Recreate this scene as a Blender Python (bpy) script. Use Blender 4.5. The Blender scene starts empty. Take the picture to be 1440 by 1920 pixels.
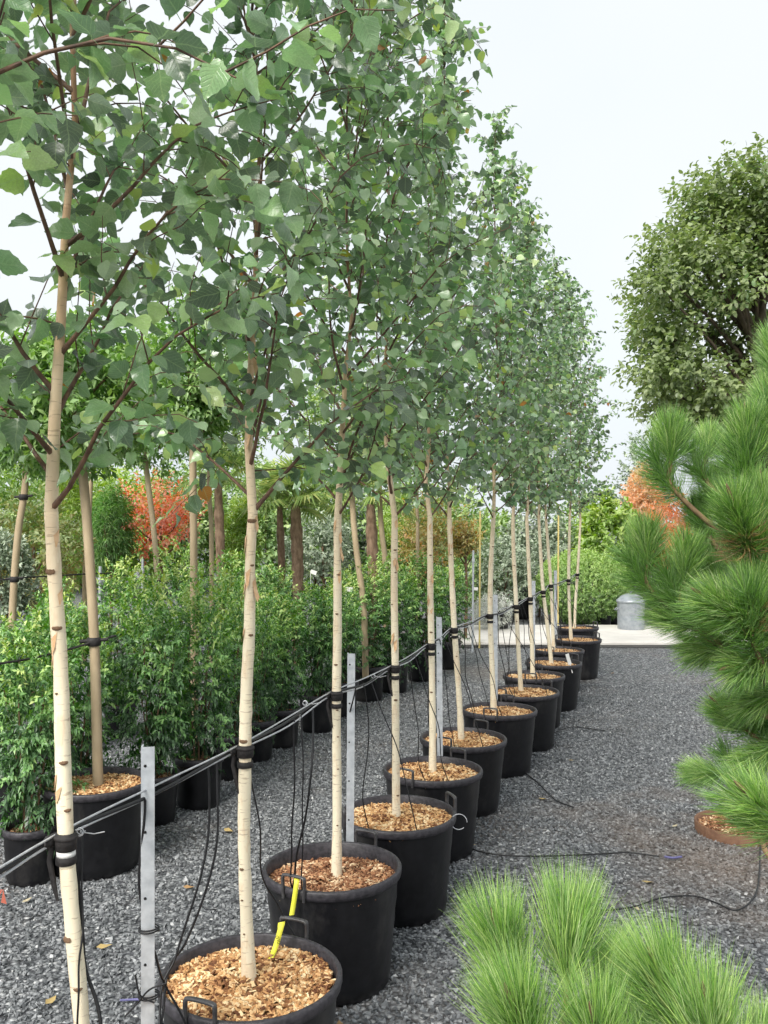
import bpy, math, random
import numpy as np
from mathutils import Vector, Matrix

# ------------------------------------------------------------------ camera, sky, sun, exposure
scene = bpy.context.scene
F, HY, CZ = 1700.0, 978.0, 1.73            # focal length and horizon row of the 1440 x 1920 frame, eye height (m)
cam_data = bpy.data.cameras.new('camera')
cam = bpy.data.objects.new('camera', cam_data)
scene.collection.objects.link(cam)
cam.location = (0, 0, CZ)
cam.rotation_euler = (math.radians(90), 0, 0)
cam_data.sensor_fit = 'VERTICAL'
cam_data.sensor_height = 36.0
cam_data.lens = 36.0 * F / 1920.0
cam_data.shift_y = (HY - 960.0) / 1920.0
cam_data.clip_start = 0.05
cam_data.clip_end = 2000
scene.camera = cam
scene.render.resolution_x, scene.render.resolution_y = 768, 1024

SUN_EL, SUN_AZ = math.radians(43), math.radians(208)
world = bpy.data.worlds.new('World')
scene.world = world
world.use_nodes = True
wn, wl = world.node_tree.nodes, world.node_tree.links
wn.clear()
w_out = wn.new('ShaderNodeOutputWorld')
w_bg = wn.new('ShaderNodeBackground')
w_sky = wn.new('ShaderNodeTexSky')
w_sky.sky_type = 'NISHITA'
w_sky.sun_disc = False
w_sky.sun_elevation, w_sky.sun_rotation = SUN_EL, SUN_AZ
w_sky.dust_density, w_sky.air_density = 5.0, 1.0
w_hs = wn.new('ShaderNodeHueSaturation')
w_hs.inputs['Saturation'].default_value = 0.35
w_cloud = wn.new('ShaderNodeTexNoise')                # an even cloud deck with the faintest unevenness
w_cloud.inputs['Scale'].default_value = 2.2
w_cloud.inputs['Detail'].default_value = 3
w_ramp = wn.new('ShaderNodeValToRGB')
w_ramp.color_ramp.elements[0].position, w_ramp.color_ramp.elements[1].position = 0.3, 0.75
w_ramp.color_ramp.elements[0].color = (4.3, 4.65, 4.9, 1)
w_ramp.color_ramp.elements[1].color = (4.85, 5.0, 5.1, 1)
w_mix = wn.new('ShaderNodeMixRGB')
w_mix.inputs[0].default_value = 0.9
w_bg.inputs['Strength'].default_value = 0.1
wl.new(w_sky.outputs[0], w_hs.inputs['Color'])
wl.new(w_cloud.outputs['Fac'], w_ramp.inputs[0])
wl.new(w_hs.outputs[0], w_mix.inputs[1])
wl.new(w_ramp.outputs[0], w_mix.inputs[2])
wl.new(w_mix.outputs[0], w_bg.inputs['Color'])
wl.new(w_bg.outputs[0], w_out.inputs['Surface'])

sun_data = bpy.data.lights.new('sun', 'SUN')
sun_data.energy = 2.4
sun_data.angle = math.radians(30)
sun_data.color = (1.0, 0.96, 0.9)
sun = bpy.data.objects.new('sun', sun_data)
scene.collection.objects.link(sun)
sdir = Vector((math.sin(SUN_AZ) * math.cos(SUN_EL), math.cos(SUN_AZ) * math.cos(SUN_EL), math.sin(SUN_EL)))
sun.rotation_euler = sdir.to_track_quat('Z', 'Y').to_euler()

vs = scene.view_settings
vs.view_transform, vs.look, vs.gamma, vs.use_curve_mapping = 'Standard', 'None', 1.0, False
vs.exposure = 1.1
scene.cycles.use_denoising = True
scene.cycles.max_bounces = 5
scene.cycles.diffuse_bounces = 2
scene.cycles.use_adaptive_sampling = True
scene.cycles.adaptive_threshold = 0.03
world.cycles.sampling_method = 'MANUAL'
world.cycles.sample_map_resolution = 256
scene.cycles.glossy_bounces = 2
scene.cycles.transmission_bounces = 2

# ------------------------------------------------------------------ helpers
col = scene.collection
rng = np.random.default_rng(7)
random.seed(7)
ORD = ['first', 'second', 'third', 'fourth', 'fifth', 'sixth', 'seventh', 'eighth', 'ninth', 'tenth', 'eleventh',
       'twelfth', 'thirteenth', 'fourteenth', 'fifteenth', 'sixteenth', 'seventeenth', 'eighteenth', 'nineteenth', 'twentieth']


def P(px, py, d):
    """a point of the place: column and row in the 1440 x 1920 frame plus its real distance in metres"""
    return np.array([(px - 720) * d / F, d, CZ - (py - HY) * d / F])


def link(o, parent=None):
    col.objects.link(o)
    if parent is not None:
        o.parent = parent
    return o


def tag(o, label, cat, group=None):
    o['label'] = label
    o['category'] = cat
    if group:
        o['group'] = group
    return o


def empty(name, loc):
    o = bpy.data.objects.new(name, None)
    o.empty_display_size = 0.1
    o.location = loc
    return link(o)


def ob(name, mesh, mat=None, parent=None, loc=None, rot=None, scale=None):
    o = bpy.data.objects.new(name, mesh)
    if mat is not None and len(mesh.materials) == 0:
        mesh.materials.append(mat)
    if loc is not None:
        o.location = loc
    if rot is not None:
        o.rotation_euler = rot
    if scale is not None:
        o.scale = scale
    return link(o, parent)


def mesh_np(name, V, counts, idx, tint=None, smooth=True, blade=None):
    me = bpy.data.meshes.new(name)
    V = np.asarray(V, dtype=np.float32)
    counts = np.asarray(counts, dtype=np.int32)
    idx = np.asarray(idx, dtype=np.int32)
    me.vertices.add(len(V))
    me.vertices.foreach_set('co', V.ravel())
    me.loops.add(len(idx))
    me.loops.foreach_set('vertex_index', idx)
    me.polygons.add(len(counts))
    starts = np.zeros(len(counts), dtype=np.int32)
    starts[1:] = np.cumsum(counts)[:-1]
    me.polygons.foreach_set('loop_start', starts)
    try:
        me.polygons.foreach_set('loop_total', counts)
    except Exception:
        pass
    me.polygons.foreach_set('use_smooth', np.full(len(counts), bool(smooth)))
    if tint is not None:
        a = me.attributes.new('tint', 'FLOAT', 'POINT')
        a.data.foreach_set('value', np.asarray(tint, dtype=np.float32))
    if blade is not None:
        a = me.attributes.new('blade', 'FLOAT_VECTOR', 'POINT')
        a.data.foreach_set('vector', np.asarray(blade, dtype=np.float32).ravel())
    me.update(calc_edges=True)
    return me


class MB:
    """collects tubes, boxes and lathes into one mesh"""
    def __init__(self):
        self.v, self.f, self.t, self.n = [], [], [], 0

    def add(self, V, faces, tint=0.5):
        V = np.asarray(V, dtype=float)
        self.v.append(V)
        self.f += [[i + self.n for i in f] for f in faces]
        self.t.append(np.full(len(V), tint) if np.isscalar(tint) else np.asarray(tint, dtype=float))
        self.n += len(V)
        return self

    def tube(self, pts, rad, sides=6, tint=0.5, cap=True, flat=1.0):
        pts = np.asarray(pts, dtype=float)
        n = len(pts)
        rad = np.full(n, rad) if np.isscalar(rad) else np.asarray(rad, dtype=float)
        tan = np.gradient(pts, axis=0)
        tan /= np.linalg.norm(tan, axis=1)[:, None] + 1e-12
        ref = np.array([0.0, 0.0, 1.0]) if abs(tan[0][2]) < 0.9 else np.array([1.0, 0.0, 0.0])
        ang = np.arange(sides) * 2 * math.pi / sides
        V = []
        for k in range(n):
            a = ref - tan[k] * ref.dot(tan[k])
            a /= np.linalg.norm(a) + 1e-12
            ref = a
            b = np.cross(tan[k], a)
            V.append(pts[k] + rad[k] * (np.cos(ang)[:, None] * a + flat * np.sin(ang)[:, None] * b))
        V = np.concatenate(V)
        faces = []
        for k in range(n - 1):
            for s in range(sides):
                s2 = (s + 1) % sides
                faces.append([k * sides + s, k * sides + s2, (k + 1) * sides + s2, (k + 1) * sides + s])
        tt = tint if np.isscalar(tint) else np.repeat(np.asarray(tint, dtype=float), sides)
        if cap:                                             # caps on their own rings, so that the sides shade evenly
            V = np.concatenate([V, V[:sides], V[-sides:]])
            if not np.isscalar(tt):
                tt = np.concatenate([tt, tt[:sides], tt[-sides:]])
            faces.append([n * sides + s for s in range(sides)][::-1])
            faces.append([(n + 1) * sides + s for s in range(sides)])
        return self.add(V, faces, tt)

    def box(self, lo, hi, tint=0.5, M=None):
        x0, y0, z0 = lo
        x1, y1, z1 = hi
        V = np.array([(x0, y0, z0), (x1, y0, z0), (x1, y1, z0), (x0, y1, z0), (x0, y0, z1), (x1, y0, z1), (x1, y1, z1), (x0, y1, z1)], dtype=float)
        if M is not None:
            V = np.array([M @ Vector(v) for v in V])
        return self.add(V, [[3, 2, 1, 0], [4, 5, 6, 7], [0, 1, 5, 4], [1, 2, 6, 5], [2, 3, 7, 6], [3, 0, 4, 7]], tint)

    def lathe(self, prof, sides=40, tint=0.5, centre=(0, 0, 0), wob=0.0, closed=False):
        prof = list(prof)
        ang = np.arange(sides) * 2 * math.pi / sides
        w = 1 + wob * np.sin(2 * ang + 0.6)
        V = np.concatenate([np.stack([r * np.cos(ang) * w, r * np.sin(ang) / w, np.full(sides, z)], 1) for r, z in prof])
        V = V + np.asarray(centre, dtype=float)
        faces = []
        for k in range(len(prof) - 1):
            for s in range(sides):
                s2 = (s + 1) % sides
                faces.append([k * sides + s, k * sides + s2, (k + 1) * sides + s2, (k + 1) * sides + s])
        if closed:
            faces.append(list(range(sides))[::-1])
            faces.append([(len(prof) - 1) * sides + s for s in range(sides)])
        return self.add(V, faces, tint)

    def mesh(self, name, smooth=True):
        V = np.concatenate(self.v)
        return mesh_np(name, V, [len(f) for f in self.f], [i for f in self.f for i in f], np.concatenate(self.t), smooth)


def smoothed(pts, per=6):
    """Catmull-Rom through the points"""
    p = [np.asarray(q, dtype=float) for q in pts]
    p = [2 * p[0] - p[1]] + p + [2 * p[-1] - p[-2]]
    out = []
    for i in range(1, len(p) - 2):
        for k in range(per):
            t = k / per
            out.append(0.5 * ((2 * p[i]) + (-p[i - 1] + p[i + 1]) * t + (2 * p[i - 1] - 5 * p[i] + 4 * p[i + 1] - p[i + 2]) * t * t
                              + (-p[i - 1] + 3 * p[i] - 3 * p[i + 1] + p[i + 2]) * t ** 3))
    out.append(p[-2])
    return np.array(out)


def unit(a):
    a = np.asarray(a, dtype=float)
    return a / (np.linalg.norm(a, axis=-1, keepdims=True) + 1e-12)


# ------------------------------------------------------------------ materials
def new_mat(name):
    m = bpy.data.materials.new(name)
    m.use_nodes = True
    nt = m.node_tree
    b = nt.nodes['Principled BSDF']
    return m, nt, b


def ramp(nt, stops):
    r = nt.nodes.new('ShaderNodeValToRGB')
    els = r.color_ramp.elements
    while len(els) < len(stops):
        els.new(0.5)
    for e, (p, c) in zip(els, stops):
        e.position = p
        e.color = (*c, 1)
    return r


def noise(nt, scale, detail=3, rough=0.55, coord='Object', stretch=None):
    tc = nt.nodes.new('ShaderNodeTexCoord' if coord == 'Object' else 'ShaderNodeNewGeometry')
    n = nt.nodes.new('ShaderNodeTexNoise')
    n.inputs['Scale'].default_value = scale
    n.inputs['Detail'].default_value = detail
    n.inputs['Roughness'].default_value = rough
    if stretch:
        mp = nt.nodes.new('ShaderNodeMapping')
        mp.inputs['Scale'].default_value = stretch
        nt.links.new(tc.outputs[coord], mp.inputs['Vector'])
        nt.links.new(mp.outputs[0], n.inputs['Vector'])
    else:
        nt.links.new(tc.outputs[coord], n.inputs['Vector'])
    return n


def leaf_mat(name, stops, rough=0.42, transl=0.28, back=1.25, spec=0.5, mottling=18, coat=0.0):
    m, nt, b = new_mat(name)
    at = nt.nodes.new('ShaderNodeAttribute')
    at.attribute_name = 'tint'
    r = ramp(nt, stops)
    nt.links.new(at.outputs['Fac'], r.inputs[0])
    nz = noise(nt, mottling, 2)
    hs = nt.nodes.new('ShaderNodeHueSaturation')
    mr = nt.nodes.new('ShaderNodeMapRange')
    mr.inputs['To Min'].default_value, mr.inputs['To Max'].default_value = 0.72, 1.3
    nt.links.new(nz.outputs['Fac'], mr.inputs['Value'])
    nt.links.new(mr.outputs[0], hs.inputs['Value'])
    nt.links.new(r.outputs[0], hs.inputs['Color'])
    # undersides are paler and greyer
    geo = nt.nodes.new('ShaderNodeNewGeometry')
    hs2 = nt.nodes.new('ShaderNodeHueSaturation')
    hs2.inputs['Saturation'].default_value = 0.75
    hs2.inputs['Value'].default_value = back
    nt.links.new(hs.outputs[0], hs2.inputs['Color'])
    mx = nt.nodes.new('ShaderNodeMixRGB')
    nt.links.new(geo.outputs['Backfacing'], mx.inputs[0])
    nt.links.new(hs.outputs[0], mx.inputs[1])
    nt.links.new(hs2.outputs[0], mx.inputs[2])
    nt.links.new(mx.outputs[0], b.inputs['Base Color'])
    b.inputs['Roughness'].default_value = rough
    b.inputs['Specular IOR Level'].default_value = spec
    b.inputs['Coat Weight'].default_value = coat
    b.inputs['Coat Roughness'].default_value = 0.22
    tr = nt.nodes.new('ShaderNodeBsdfTranslucent')
    hs3 = nt.nodes.new('ShaderNodeHueSaturation')
    hs3.inputs['Saturation'].default_value = 1.15
    hs3.inputs['Value'].default_value = 1.6
    nt.links.new(hs.outputs[0], hs3.inputs['Color'])
    nt.links.new(hs3.outputs[0], tr.inputs['Color'])
    ms = nt.nodes.new('ShaderNodeMixShader')
    ms.inputs[0].default_value = transl
    nt.links.new(b.outputs[0], ms.inputs[1])
    nt.links.new(tr.outputs[0], ms.inputs[2])
    nt.links.new(ms.outputs[0], nt.nodes['Material Output'].inputs['Surface'])
    return m


def plain(name, c0, c1, scale=20, rough=0.6, bump=0.0, metal=0.0, spec=0.4, stretch=None, detail=4):
    m, nt, b = new_mat(name)
    nz = noise(nt, scale, detail, stretch=stretch)
    r = ramp(nt, [(0.3, c0), (0.7, c1)])
    nt.links.new(nz.outputs['Fac'], r.inputs[0])
    nt.links.new(r.outputs[0], b.inputs['Base Color'])
    b.inputs['Roughness'].default_value = rough
    b.inputs['Metallic'].default_value = metal
    b.inputs['Specular IOR Level'].default_value = spec
    if bump:
        bp = nt.nodes.new('ShaderNodeBump')
        bp.inputs['Strength'].default_value = bump
        bp.inputs['Distance'].default_value = 0.01
        nt.links.new(nz.outputs['Fac'], bp.inputs['Height'])
        nt.links.new(bp.outputs[0], b.inputs['Normal'])
    return m


def tint_mat(name, stops, rough=0.7, spec=0.3, nscale=60):
    m, nt, b = new_mat(name)
    at = nt.nodes.new('ShaderNodeAttribute')
    at.attribute_name = 'tint'
    r = ramp(nt, stops)
    nt.links.new(at.outputs['Fac'], r.inputs[0])
    nz = noise(nt, nscale, 3)
    mr = nt.nodes.new('ShaderNodeMapRange')
    mr.inputs['To Min'].default_value, mr.inputs['To Max'].default_value = 0.7, 1.3
    nt.links.new(nz.outputs['Fac'], mr.inputs['Value'])
    hs = nt.nodes.new('ShaderNodeHueSaturation')
    nt.links.new(mr.outputs[0], hs.inputs['Value'])
    nt.links.new(r.outputs[0], hs.inputs['Color'])
    nt.links.new(hs.outputs[0], b.inputs['Base Color'])
    b.inputs['Roughness'].default_value = rough
    b.inputs['Specular IOR Level'].default_value = spec
    return m


def bark_mat():
    m, nt, b = new_mat('birch_bark')
    at = nt.nodes.new('ShaderNodeAttribute')
    at.attribute_name = 'tint'                      # height up the stem / 4.8 m: old cream bark below, tan young bark above
    r = ramp(nt, [(0.0, (0.81, 0.72, 0.54)), (0.25, (0.83, 0.74, 0.55)), (0.37, (0.79, 0.65, 0.45)), (0.45, (0.66, 0.47, 0.29)),
                  (0.55, (0.42, 0.25, 0.14)), (0.75, (0.09, 0.05, 0.03))])
    nz0 = noise(nt, 9, 2, coord='Position')
    ad = nt.nodes.new('ShaderNodeMath')
    ad.operation = 'MULTIPLY_ADD'
    ad.inputs[1].default_value = 0.14
    nt.links.new(nz0.outputs['Fac'], ad.inputs[0])
    sb = nt.nodes.new('ShaderNodeMath')
    sb.operation = 'SUBTRACT'
    sb.inputs[1].default_value = 0.07
    nt.links.new(at.outputs['Fac'], sb.inputs[0])
    nt.links.new(sb.outputs[0], ad.inputs[2])
    nt.links.new(ad.outputs[0], r.inputs[0])
    # peach blotches where the outer skin has gone
    nz1 = noise(nt, 17, 5, 0.62, stretch=(1, 1, 0.32), coord='Position')
    r1 = ramp(nt, [(0.53, (0, 0, 0)), (0.575, (1, 1, 1)), (0.66, (0.5, 0.5, 0.5)), (0.69, (1, 1, 1))])
    nt.links.new(nz1.outputs['Fac'], r1.inputs[0])
    mx1 = nt.nodes.new('ShaderNodeMixRGB')
    mx1.inputs[2].default_value = (0.70, 0.52, 0.34, 1)
    ml = nt.nodes.new('ShaderNodeMath')
    ml.operation = 'MULTIPLY'
    ml.inputs[1].default_value = 0.5
    nt.links.new(r1.outputs[0], ml.inputs[0])
    nt.links.new(ml.outputs[0], mx1.inputs[0])
    nt.links.new(r.outputs[0], mx1.inputs[1])
    # lenticels: short dark level dashes
    nz2 = noise(nt, 30, 2, stretch=(1, 1, 7), coord='Position')
    r2 = ramp(nt, [(0.60, (0, 0, 0)), (0.68, (1, 1, 1))])
    nt.links.new(nz2.outputs['Fac'], r2.inputs[0])
    ml2 = nt.nodes.new('ShaderNodeMath')
    ml2.operation = 'MULTIPLY'
    ml2.inputs[1].default_value = 0.5
    nt.links.new(r2.outputs[0], ml2.inputs[0])
    mx2 = nt.nodes.new('ShaderNodeMixRGB')
    mx2.inputs[2].default_value = (0.30, 0.19, 0.11, 1)
    nt.links.new(ml2.outputs[0], mx2.inputs[0])
    nt.links.new(mx1.outputs[0], mx2.inputs[1])
    nt.links.new(mx2.outputs[0], b.inputs['Base Color'])
    b.inputs['Roughness'].default_value = 0.65
    b.inputs['Specular IOR Level'].default_value = 0.25
    bp = nt.nodes.new('ShaderNodeBump')
    bp.inputs['Strength'].default_value = 0.7
    bp.inputs['Distance'].default_value = 0.005
    nt.links.new(nz1.outputs['Fac'], bp.inputs['Height'])
    nt.links.new(bp.outputs[0], b.inputs['Normal'])
    return m


def soil_stain(nt, b):
    """brown soil trodden into the gravel around the rusty ring and in a few thinner spots"""
    old = b.inputs['Base Color'].links[0].from_socket
    geo = nt.nodes.new('ShaderNodeNewGeometry')
    ds = nt.nodes.new('ShaderNodeVectorMath')
    ds.operation = 'DISTANCE'
    ds.inputs[1].default_value = (1.75, 4.75, 0)
    nt.links.new(geo.outputs['Position'], ds.inputs[0])
    mr = nt.nodes.new('ShaderNodeMapRange')
    mr.inputs['From Min'].default_value, mr.inputs['From Max'].default_value = 0.1, 1.5
    mr.inputs['To Min'].default_value, mr.inputs['To Max'].default_value = 0.34, 0.0
    nt.links.new(ds.outputs['Value'], mr.inputs['Value'])
    nz = noise(nt, 1.6, 6, 0.65, coord='Position')
    ad = nt.nodes.new('ShaderNodeMath')
    ad.operation = 'ADD'
    nt.links.new(nz.outputs['Fac'], ad.inputs[0])
    nt.links.new(mr.outputs[0], ad.inputs[1])
    rp = ramp(nt, [(0.60, (0, 0, 0)), (0.95, (0.62, 0.62, 0.62))])
    nt.links.new(ad.outputs[0], rp.inputs[0])
    mx = nt.nodes.new('ShaderNodeMixRGB')
    mx.inputs[2].default_value = (0.20, 0.15, 0.115, 1)
    nt.links.new(rp.outputs[0], mx.inputs[0])
    nt.links.new(old, mx.inputs[1])
    nt.links.new(mx.outputs[0], b.inputs['Base Color'])


def gravel_ground_mat():
    m, nt, b = new_mat('gravel_ground')
    tc = nt.nodes.new('ShaderNodeTexCoord')
    vo = nt.nodes.new('ShaderNodeTexVoronoi')
    vo.inputs['Scale'].default_value = 52
    nt.links.new(tc.outputs['Object'], vo.inputs['Vector'])
    bw = nt.nodes.new('ShaderNodeSeparateColor')
    nt.links.new(vo.outputs['Color'], bw.inputs[0])
    r = ramp(nt, GRAVEL)
    nt.links.new(bw.outputs[0], r.inputs[0])
    dk = ramp(nt, [(0.35, (1, 1, 1)), (0.75, (0.25, 0.25, 0.27))])
    nt.links.new(vo.outputs['Distance'], dk.inputs[0])
    mu = nt.nodes.new('ShaderNodeMixRGB')
    mu.blend_type = 'MULTIPLY'
    mu.inputs[0].default_value = 1
    nt.links.new(r.outputs[0], mu.inputs[1])
    nt.links.new(dk.outputs[0], mu.inputs[2])
    # worn brownish patches where soil has been trodden in
    nz = noise(nt, 0.55, 4)
    r3 = ramp(nt, [(0.5, (0, 0, 0)), (0.7, (0.5, 0.5, 0.5))])
    nt.links.new(nz.outputs['Fac'], r3.inputs[0])
    mx = nt.nodes.new('ShaderNodeMixRGB')
    mx.inputs[2].default_value = (0.17, 0.135, 0.105, 1)
    nt.links.new(r3.outputs[0], mx.inputs[0])
    nt.links.new(mu.outputs[0], mx.inputs[1])
    nt.links.new(mx.outputs[0], b.inputs['Base Color'])
    b.inputs['Roughness'].default_value = 0.75
    bp = nt.nodes.new('ShaderNodeBump')
    bp.inputs['Strength'].default_value = 0.8
    bp.inputs['Distance'].default_value = 0.012
    bp.invert = True
    nt.links.new(vo.outputs['Distance'], bp.inputs['Height'])
    nt.links.new(bp.outputs[0], b.inputs['Normal'])
    return m


GRAVEL = [(0.0, (0.055, 0.059, 0.064)), (0.3, (0.13, 0.138, 0.145)), (0.6, (0.225, 0.235, 0.243)), (0.85, (0.32, 0.332, 0.34)), (1.0, (0.52, 0.525, 0.52))]
M_ground = gravel_ground_mat()
M_stone = tint_mat('gravel_stone', GRAVEL, rough=0.6, spec=0.45, nscale=90)
for _m in (M_stone, M_ground):
    soil_stain(_m.node_tree, _m.node_tree.nodes['Principled BSDF'])
M_bark = bark_mat()
M_knot = plain('birch_knot', (0.10, 0.055, 0.03), (0.26, 0.16, 0.09), 90, 0.8, 0.5)
M_curl = plain('bark_curl', (0.58, 0.33, 0.16), (0.72, 0.50, 0.30), 60, 0.6)
M_bough = plain('birch_bough', (0.06, 0.035, 0.024), (0.20, 0.11, 0.065), 40, 0.6, 0.3)
M_birch = leaf_mat('birch_leaf', [(0.0, (0.065, 0.085, 0.060)), (0.2, (0.115, 0.19, 0.10)), (0.45, (0.185, 0.315, 0.135)), (0.72, (0.28, 0.45, 0.19)), (0.9, (0.42, 0.57, 0.14)),
                                  (0.955, (0.42, 0.42, 0.06)), (1.0, (0.42, 0.18, 0.04))], rough=0.30, transl=0.34, back=1.2, spec=0.8, coat=0.6)
def add_veins(m):
    """pale midrib and side veins, and a hue that drifts from bough to bough"""
    nt = m.node_tree
    b = nt.nodes['Principled BSDF']
    rampn = [n for n in nt.nodes if n.type == 'VALTORGB'][0]
    hs = rampn.outputs[0].links[0].to_node
    at = nt.nodes.new('ShaderNodeAttribute')
    at.attribute_name = 'blade'
    sx = nt.nodes.new('ShaderNodeSeparateXYZ')
    nt.links.new(at.outputs['Vector'], sx.inputs[0])
    def M(op, a, b_=None, c=None):
        n = nt.nodes.new('ShaderNodeMath')
        n.operation = op
        for k, v in enumerate((a, b_, c)):
            if v is None:
                continue
            if isinstance(v, (int, float)):
                n.inputs[k].default_value = v
            else:
                nt.links.new(v, n.inputs[k])
        return n.outputs[0]
    av = M('ABSOLUTE', sx.outputs[1])
    mid = M('LESS_THAN', av, 0.022)
    ph = M('SINE', M('MULTIPLY', M('SUBTRACT', sx.outputs[0], M('MULTIPLY', av, 0.75)), 44.0))
    side = M('MULTIPLY', M('POWER', M('MAXIMUM', ph, 0.0), 6.0), 0.55)
    vein = M('MAXIMUM', mid, side)
    mx = nt.nodes.new('ShaderNodeMixRGB')
    mx.inputs[2].default_value = (0.34, 0.46, 0.22, 1)
    nt.links.new(M('MULTIPLY', vein, 0.38), mx.inputs[0])
    nt.links.new(rampn.outputs[0], mx.inputs[1])
    nz = noise(nt, 3.5, 2, coord='Position')
    hue = M('MULTIPLY_ADD', nz.outputs['Fac'], 0.10, 0.448)
    h2 = nt.nodes.new('ShaderNodeHueSaturation')
    nt.links.new(hue, h2.inputs['Hue'])
    nt.links.new(mx.outputs[0], h2.inputs['Color'])
    nt.links.new(h2.outputs[0], hs.inputs['Color'])
    bp = nt.nodes.new('ShaderNodeBump')
    bp.inputs['Strength'].default_value = 0.5
    bp.inputs['Distance'].default_value = 0.002
    bp.invert = True
    nt.links.new(vein, bp.inputs['Height'])
    nt.links.new(bp.outputs[0], b.inputs['Normal'])


add_veins(M_birch)
M_pot = plain('black_plastic', (0.004, 0.004, 0.005), (0.010, 0.010, 0.012), 25, 0.38, 0.12, spec=0.4)
_nt = M_pot.node_tree                                   # dried dust and scuffs in uneven patches
_b = _nt.nodes['Principled BSDF']
_old = _b.inputs['Base Color'].links[0].from_socket
_n1 = noise(_nt, 5, 6, 0.7, coord='Position', stretch=(1, 1, 0.6))
_r1 = ramp(_nt, [(0.52, (0, 0, 0)), (0.8, (0.6, 0.6, 0.6))])
_nt.links.new(_n1.outputs['Fac'], _r1.inputs[0])
_m1 = _nt.nodes.new('ShaderNodeMixRGB')
_m1.inputs[2].default_value = (0.075, 0.07, 0.066, 1)
_nt.links.new(_r1.outputs[0], _m1.inputs[0])
_nt.links.new(_old, _m1.inputs[1])
_nt.links.new(_m1.outputs[0], _b.inputs['Base Color'])
M_rim = plain('greyer_plastic_rim', (0.014, 0.013, 0.016), (0.055, 0.05, 0.058), 60, 0.5, 0.2, spec=0.5)  # slightly paler and greyer than the pot wall plastic
M_handle = plain('handle_plastic', (0.03, 0.028, 0.03), (0.07, 0.068, 0.07), 50, 0.4, spec=0.6)
M_chip = tint_mat('bark_mulch', [(0.0, (0.14, 0.055, 0.025)), (0.3, (0.40, 0.20, 0.08)), (0.65, (0.66, 0.41, 0.19)), (1.0, (0.85, 0.68, 0.42))], rough=0.75)
M_chip_red = tint_mat('red_bark_mulch', [(0.0, (0.11, 0.045, 0.022)), (0.4, (0.30, 0.135, 0.065)), (0.75, (0.48, 0.27, 0.14)), (1.0, (0.80, 0.62, 0.40))], rough=0.75)
M_steel = plain('galvanised_steel', (0.42, 0.45, 0.48), (0.62, 0.65, 0.68), 30, 0.5, 0.08, metal=0.35, spec=0.5)
M_wire = plain('galvanised_wire', (0.40, 0.41, 0.43), (0.62, 0.63, 0.65), 60, 0.45, metal=0.4)
M_rubber = plain('black_rubber', (0.012, 0.011, 0.011), (0.03, 0.026, 0.026), 70, 0.7, 0.3)
M_tube = plain('black_tubing', (0.008, 0.008, 0.009), (0.016, 0.016, 0.018), 30, 0.45, spec=0.4)
M_hole_shade = plain('hole_shade', (0.01, 0.01, 0.01), (0.02, 0.02, 0.02), 10, 0.9)
M_white = plain('white_band', (0.74, 0.73, 0.7), (0.82, 0.81, 0.78), 20, 0.5)
M_yellow = plain('yellow_tag', (0.80, 0.78, 0.05), (0.86, 0.84, 0.10), 15, 0.45)
M_ink = plain('tag_ink', (0.10, 0.09, 0.02), (0.16, 0.14, 0.03), 10, 0.8)
M_concrete = plain('pale_concrete', (0.60, 0.57, 0.53), (0.74, 0.71, 0.66), 3.5, 0.8, 0.15)
M_rust = plain('rusty_steel', (0.13, 0.065, 0.04), (0.22, 0.12, 0.07), 30, 0.8, 0.4)
M_soil = plain('brown_soil', (0.20, 0.12, 0.07), (0.36, 0.23, 0.14), 45, 0.95, 0.8)
M_blue = plain('blue_plastic', (0.10, 0.10, 0.22), (0.15, 0.14, 0.30), 20, 0.5)
M_trunk = plain('smooth_tan_bark', (0.30, 0.23, 0.14), (0.47, 0.37, 0.24), 12, 0.8, 0.2, stretch=(1, 1, 0.3))
M_dark = plain('dark_bark', (0.06, 0.045, 0.032), (0.15, 0.11, 0.08), 10, 0.9, 0.6, stretch=(1, 1, 0.25))
M_stem = plain('shrub_stem', (0.10, 0.06, 0.035), (0.22, 0.14, 0.08), 40, 0.8)
M_shrub = leaf_mat('shrub_leaf', [(0.0, (0.02, 0.06, 0.018)), (0.3, (0.05, 0.15, 0.03)), (0.6, (0.12, 0.31, 0.04)), (0.9, (0.30, 0.50, 0.07)), (1.0, (0.42, 0.52, 0.10))], rough=0.36, transl=0.22)  # deep darkest stops imitate the shadow in the gaps of the shrubs
M_std = leaf_mat('standard_tree_leaf', [(0.0, (0.09, 0.19, 0.05)), (0.5, (0.19, 0.35, 0.075)), (1.0, (0.34, 0.50, 0.12))], rough=0.42, transl=0.3)
M_red = leaf_mat('red_maple_leaf', [(0.0, (0.60, 0.15, 0.07)), (0.6, (0.82, 0.26, 0.13)), (0.85, (0.72, 0.40, 0.18)), (1.0, (0.5, 0.45, 0.16))], rough=0.5, transl=0.35, back=1.0)
M_orange = leaf_mat('orange_shrub_leaf', [(0.0, (0.50, 0.24, 0.08)), (0.25, (0.60, 0.38, 0.12)), (0.5, (0.48, 0.44, 0.14)), (1.0, (0.24, 0.31, 0.10))], rough=0.5, transl=0.35, back=1.0)
M_bin = plain('weathered_zinc', (0.28, 0.31, 0.34), (0.42, 0.45, 0.48), 14, 0.45, 0.05, metal=0.4)
M_conifer = leaf_mat('conifer_spray', [(0.0, (0.07, 0.17, 0.04)), (0.5, (0.15, 0.33, 0.07)), (1.0, (0.28, 0.45, 0.11))], rough=0.5, transl=0.3)
M_ball = leaf_mat('clipped_foliage', [(0.0, (0.09, 0.18, 0.035)), (0.5, (0.22, 0.38, 0.07)), (1.0, (0.38, 0.53, 0.11))], rough=0.5, transl=0.3)
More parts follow.
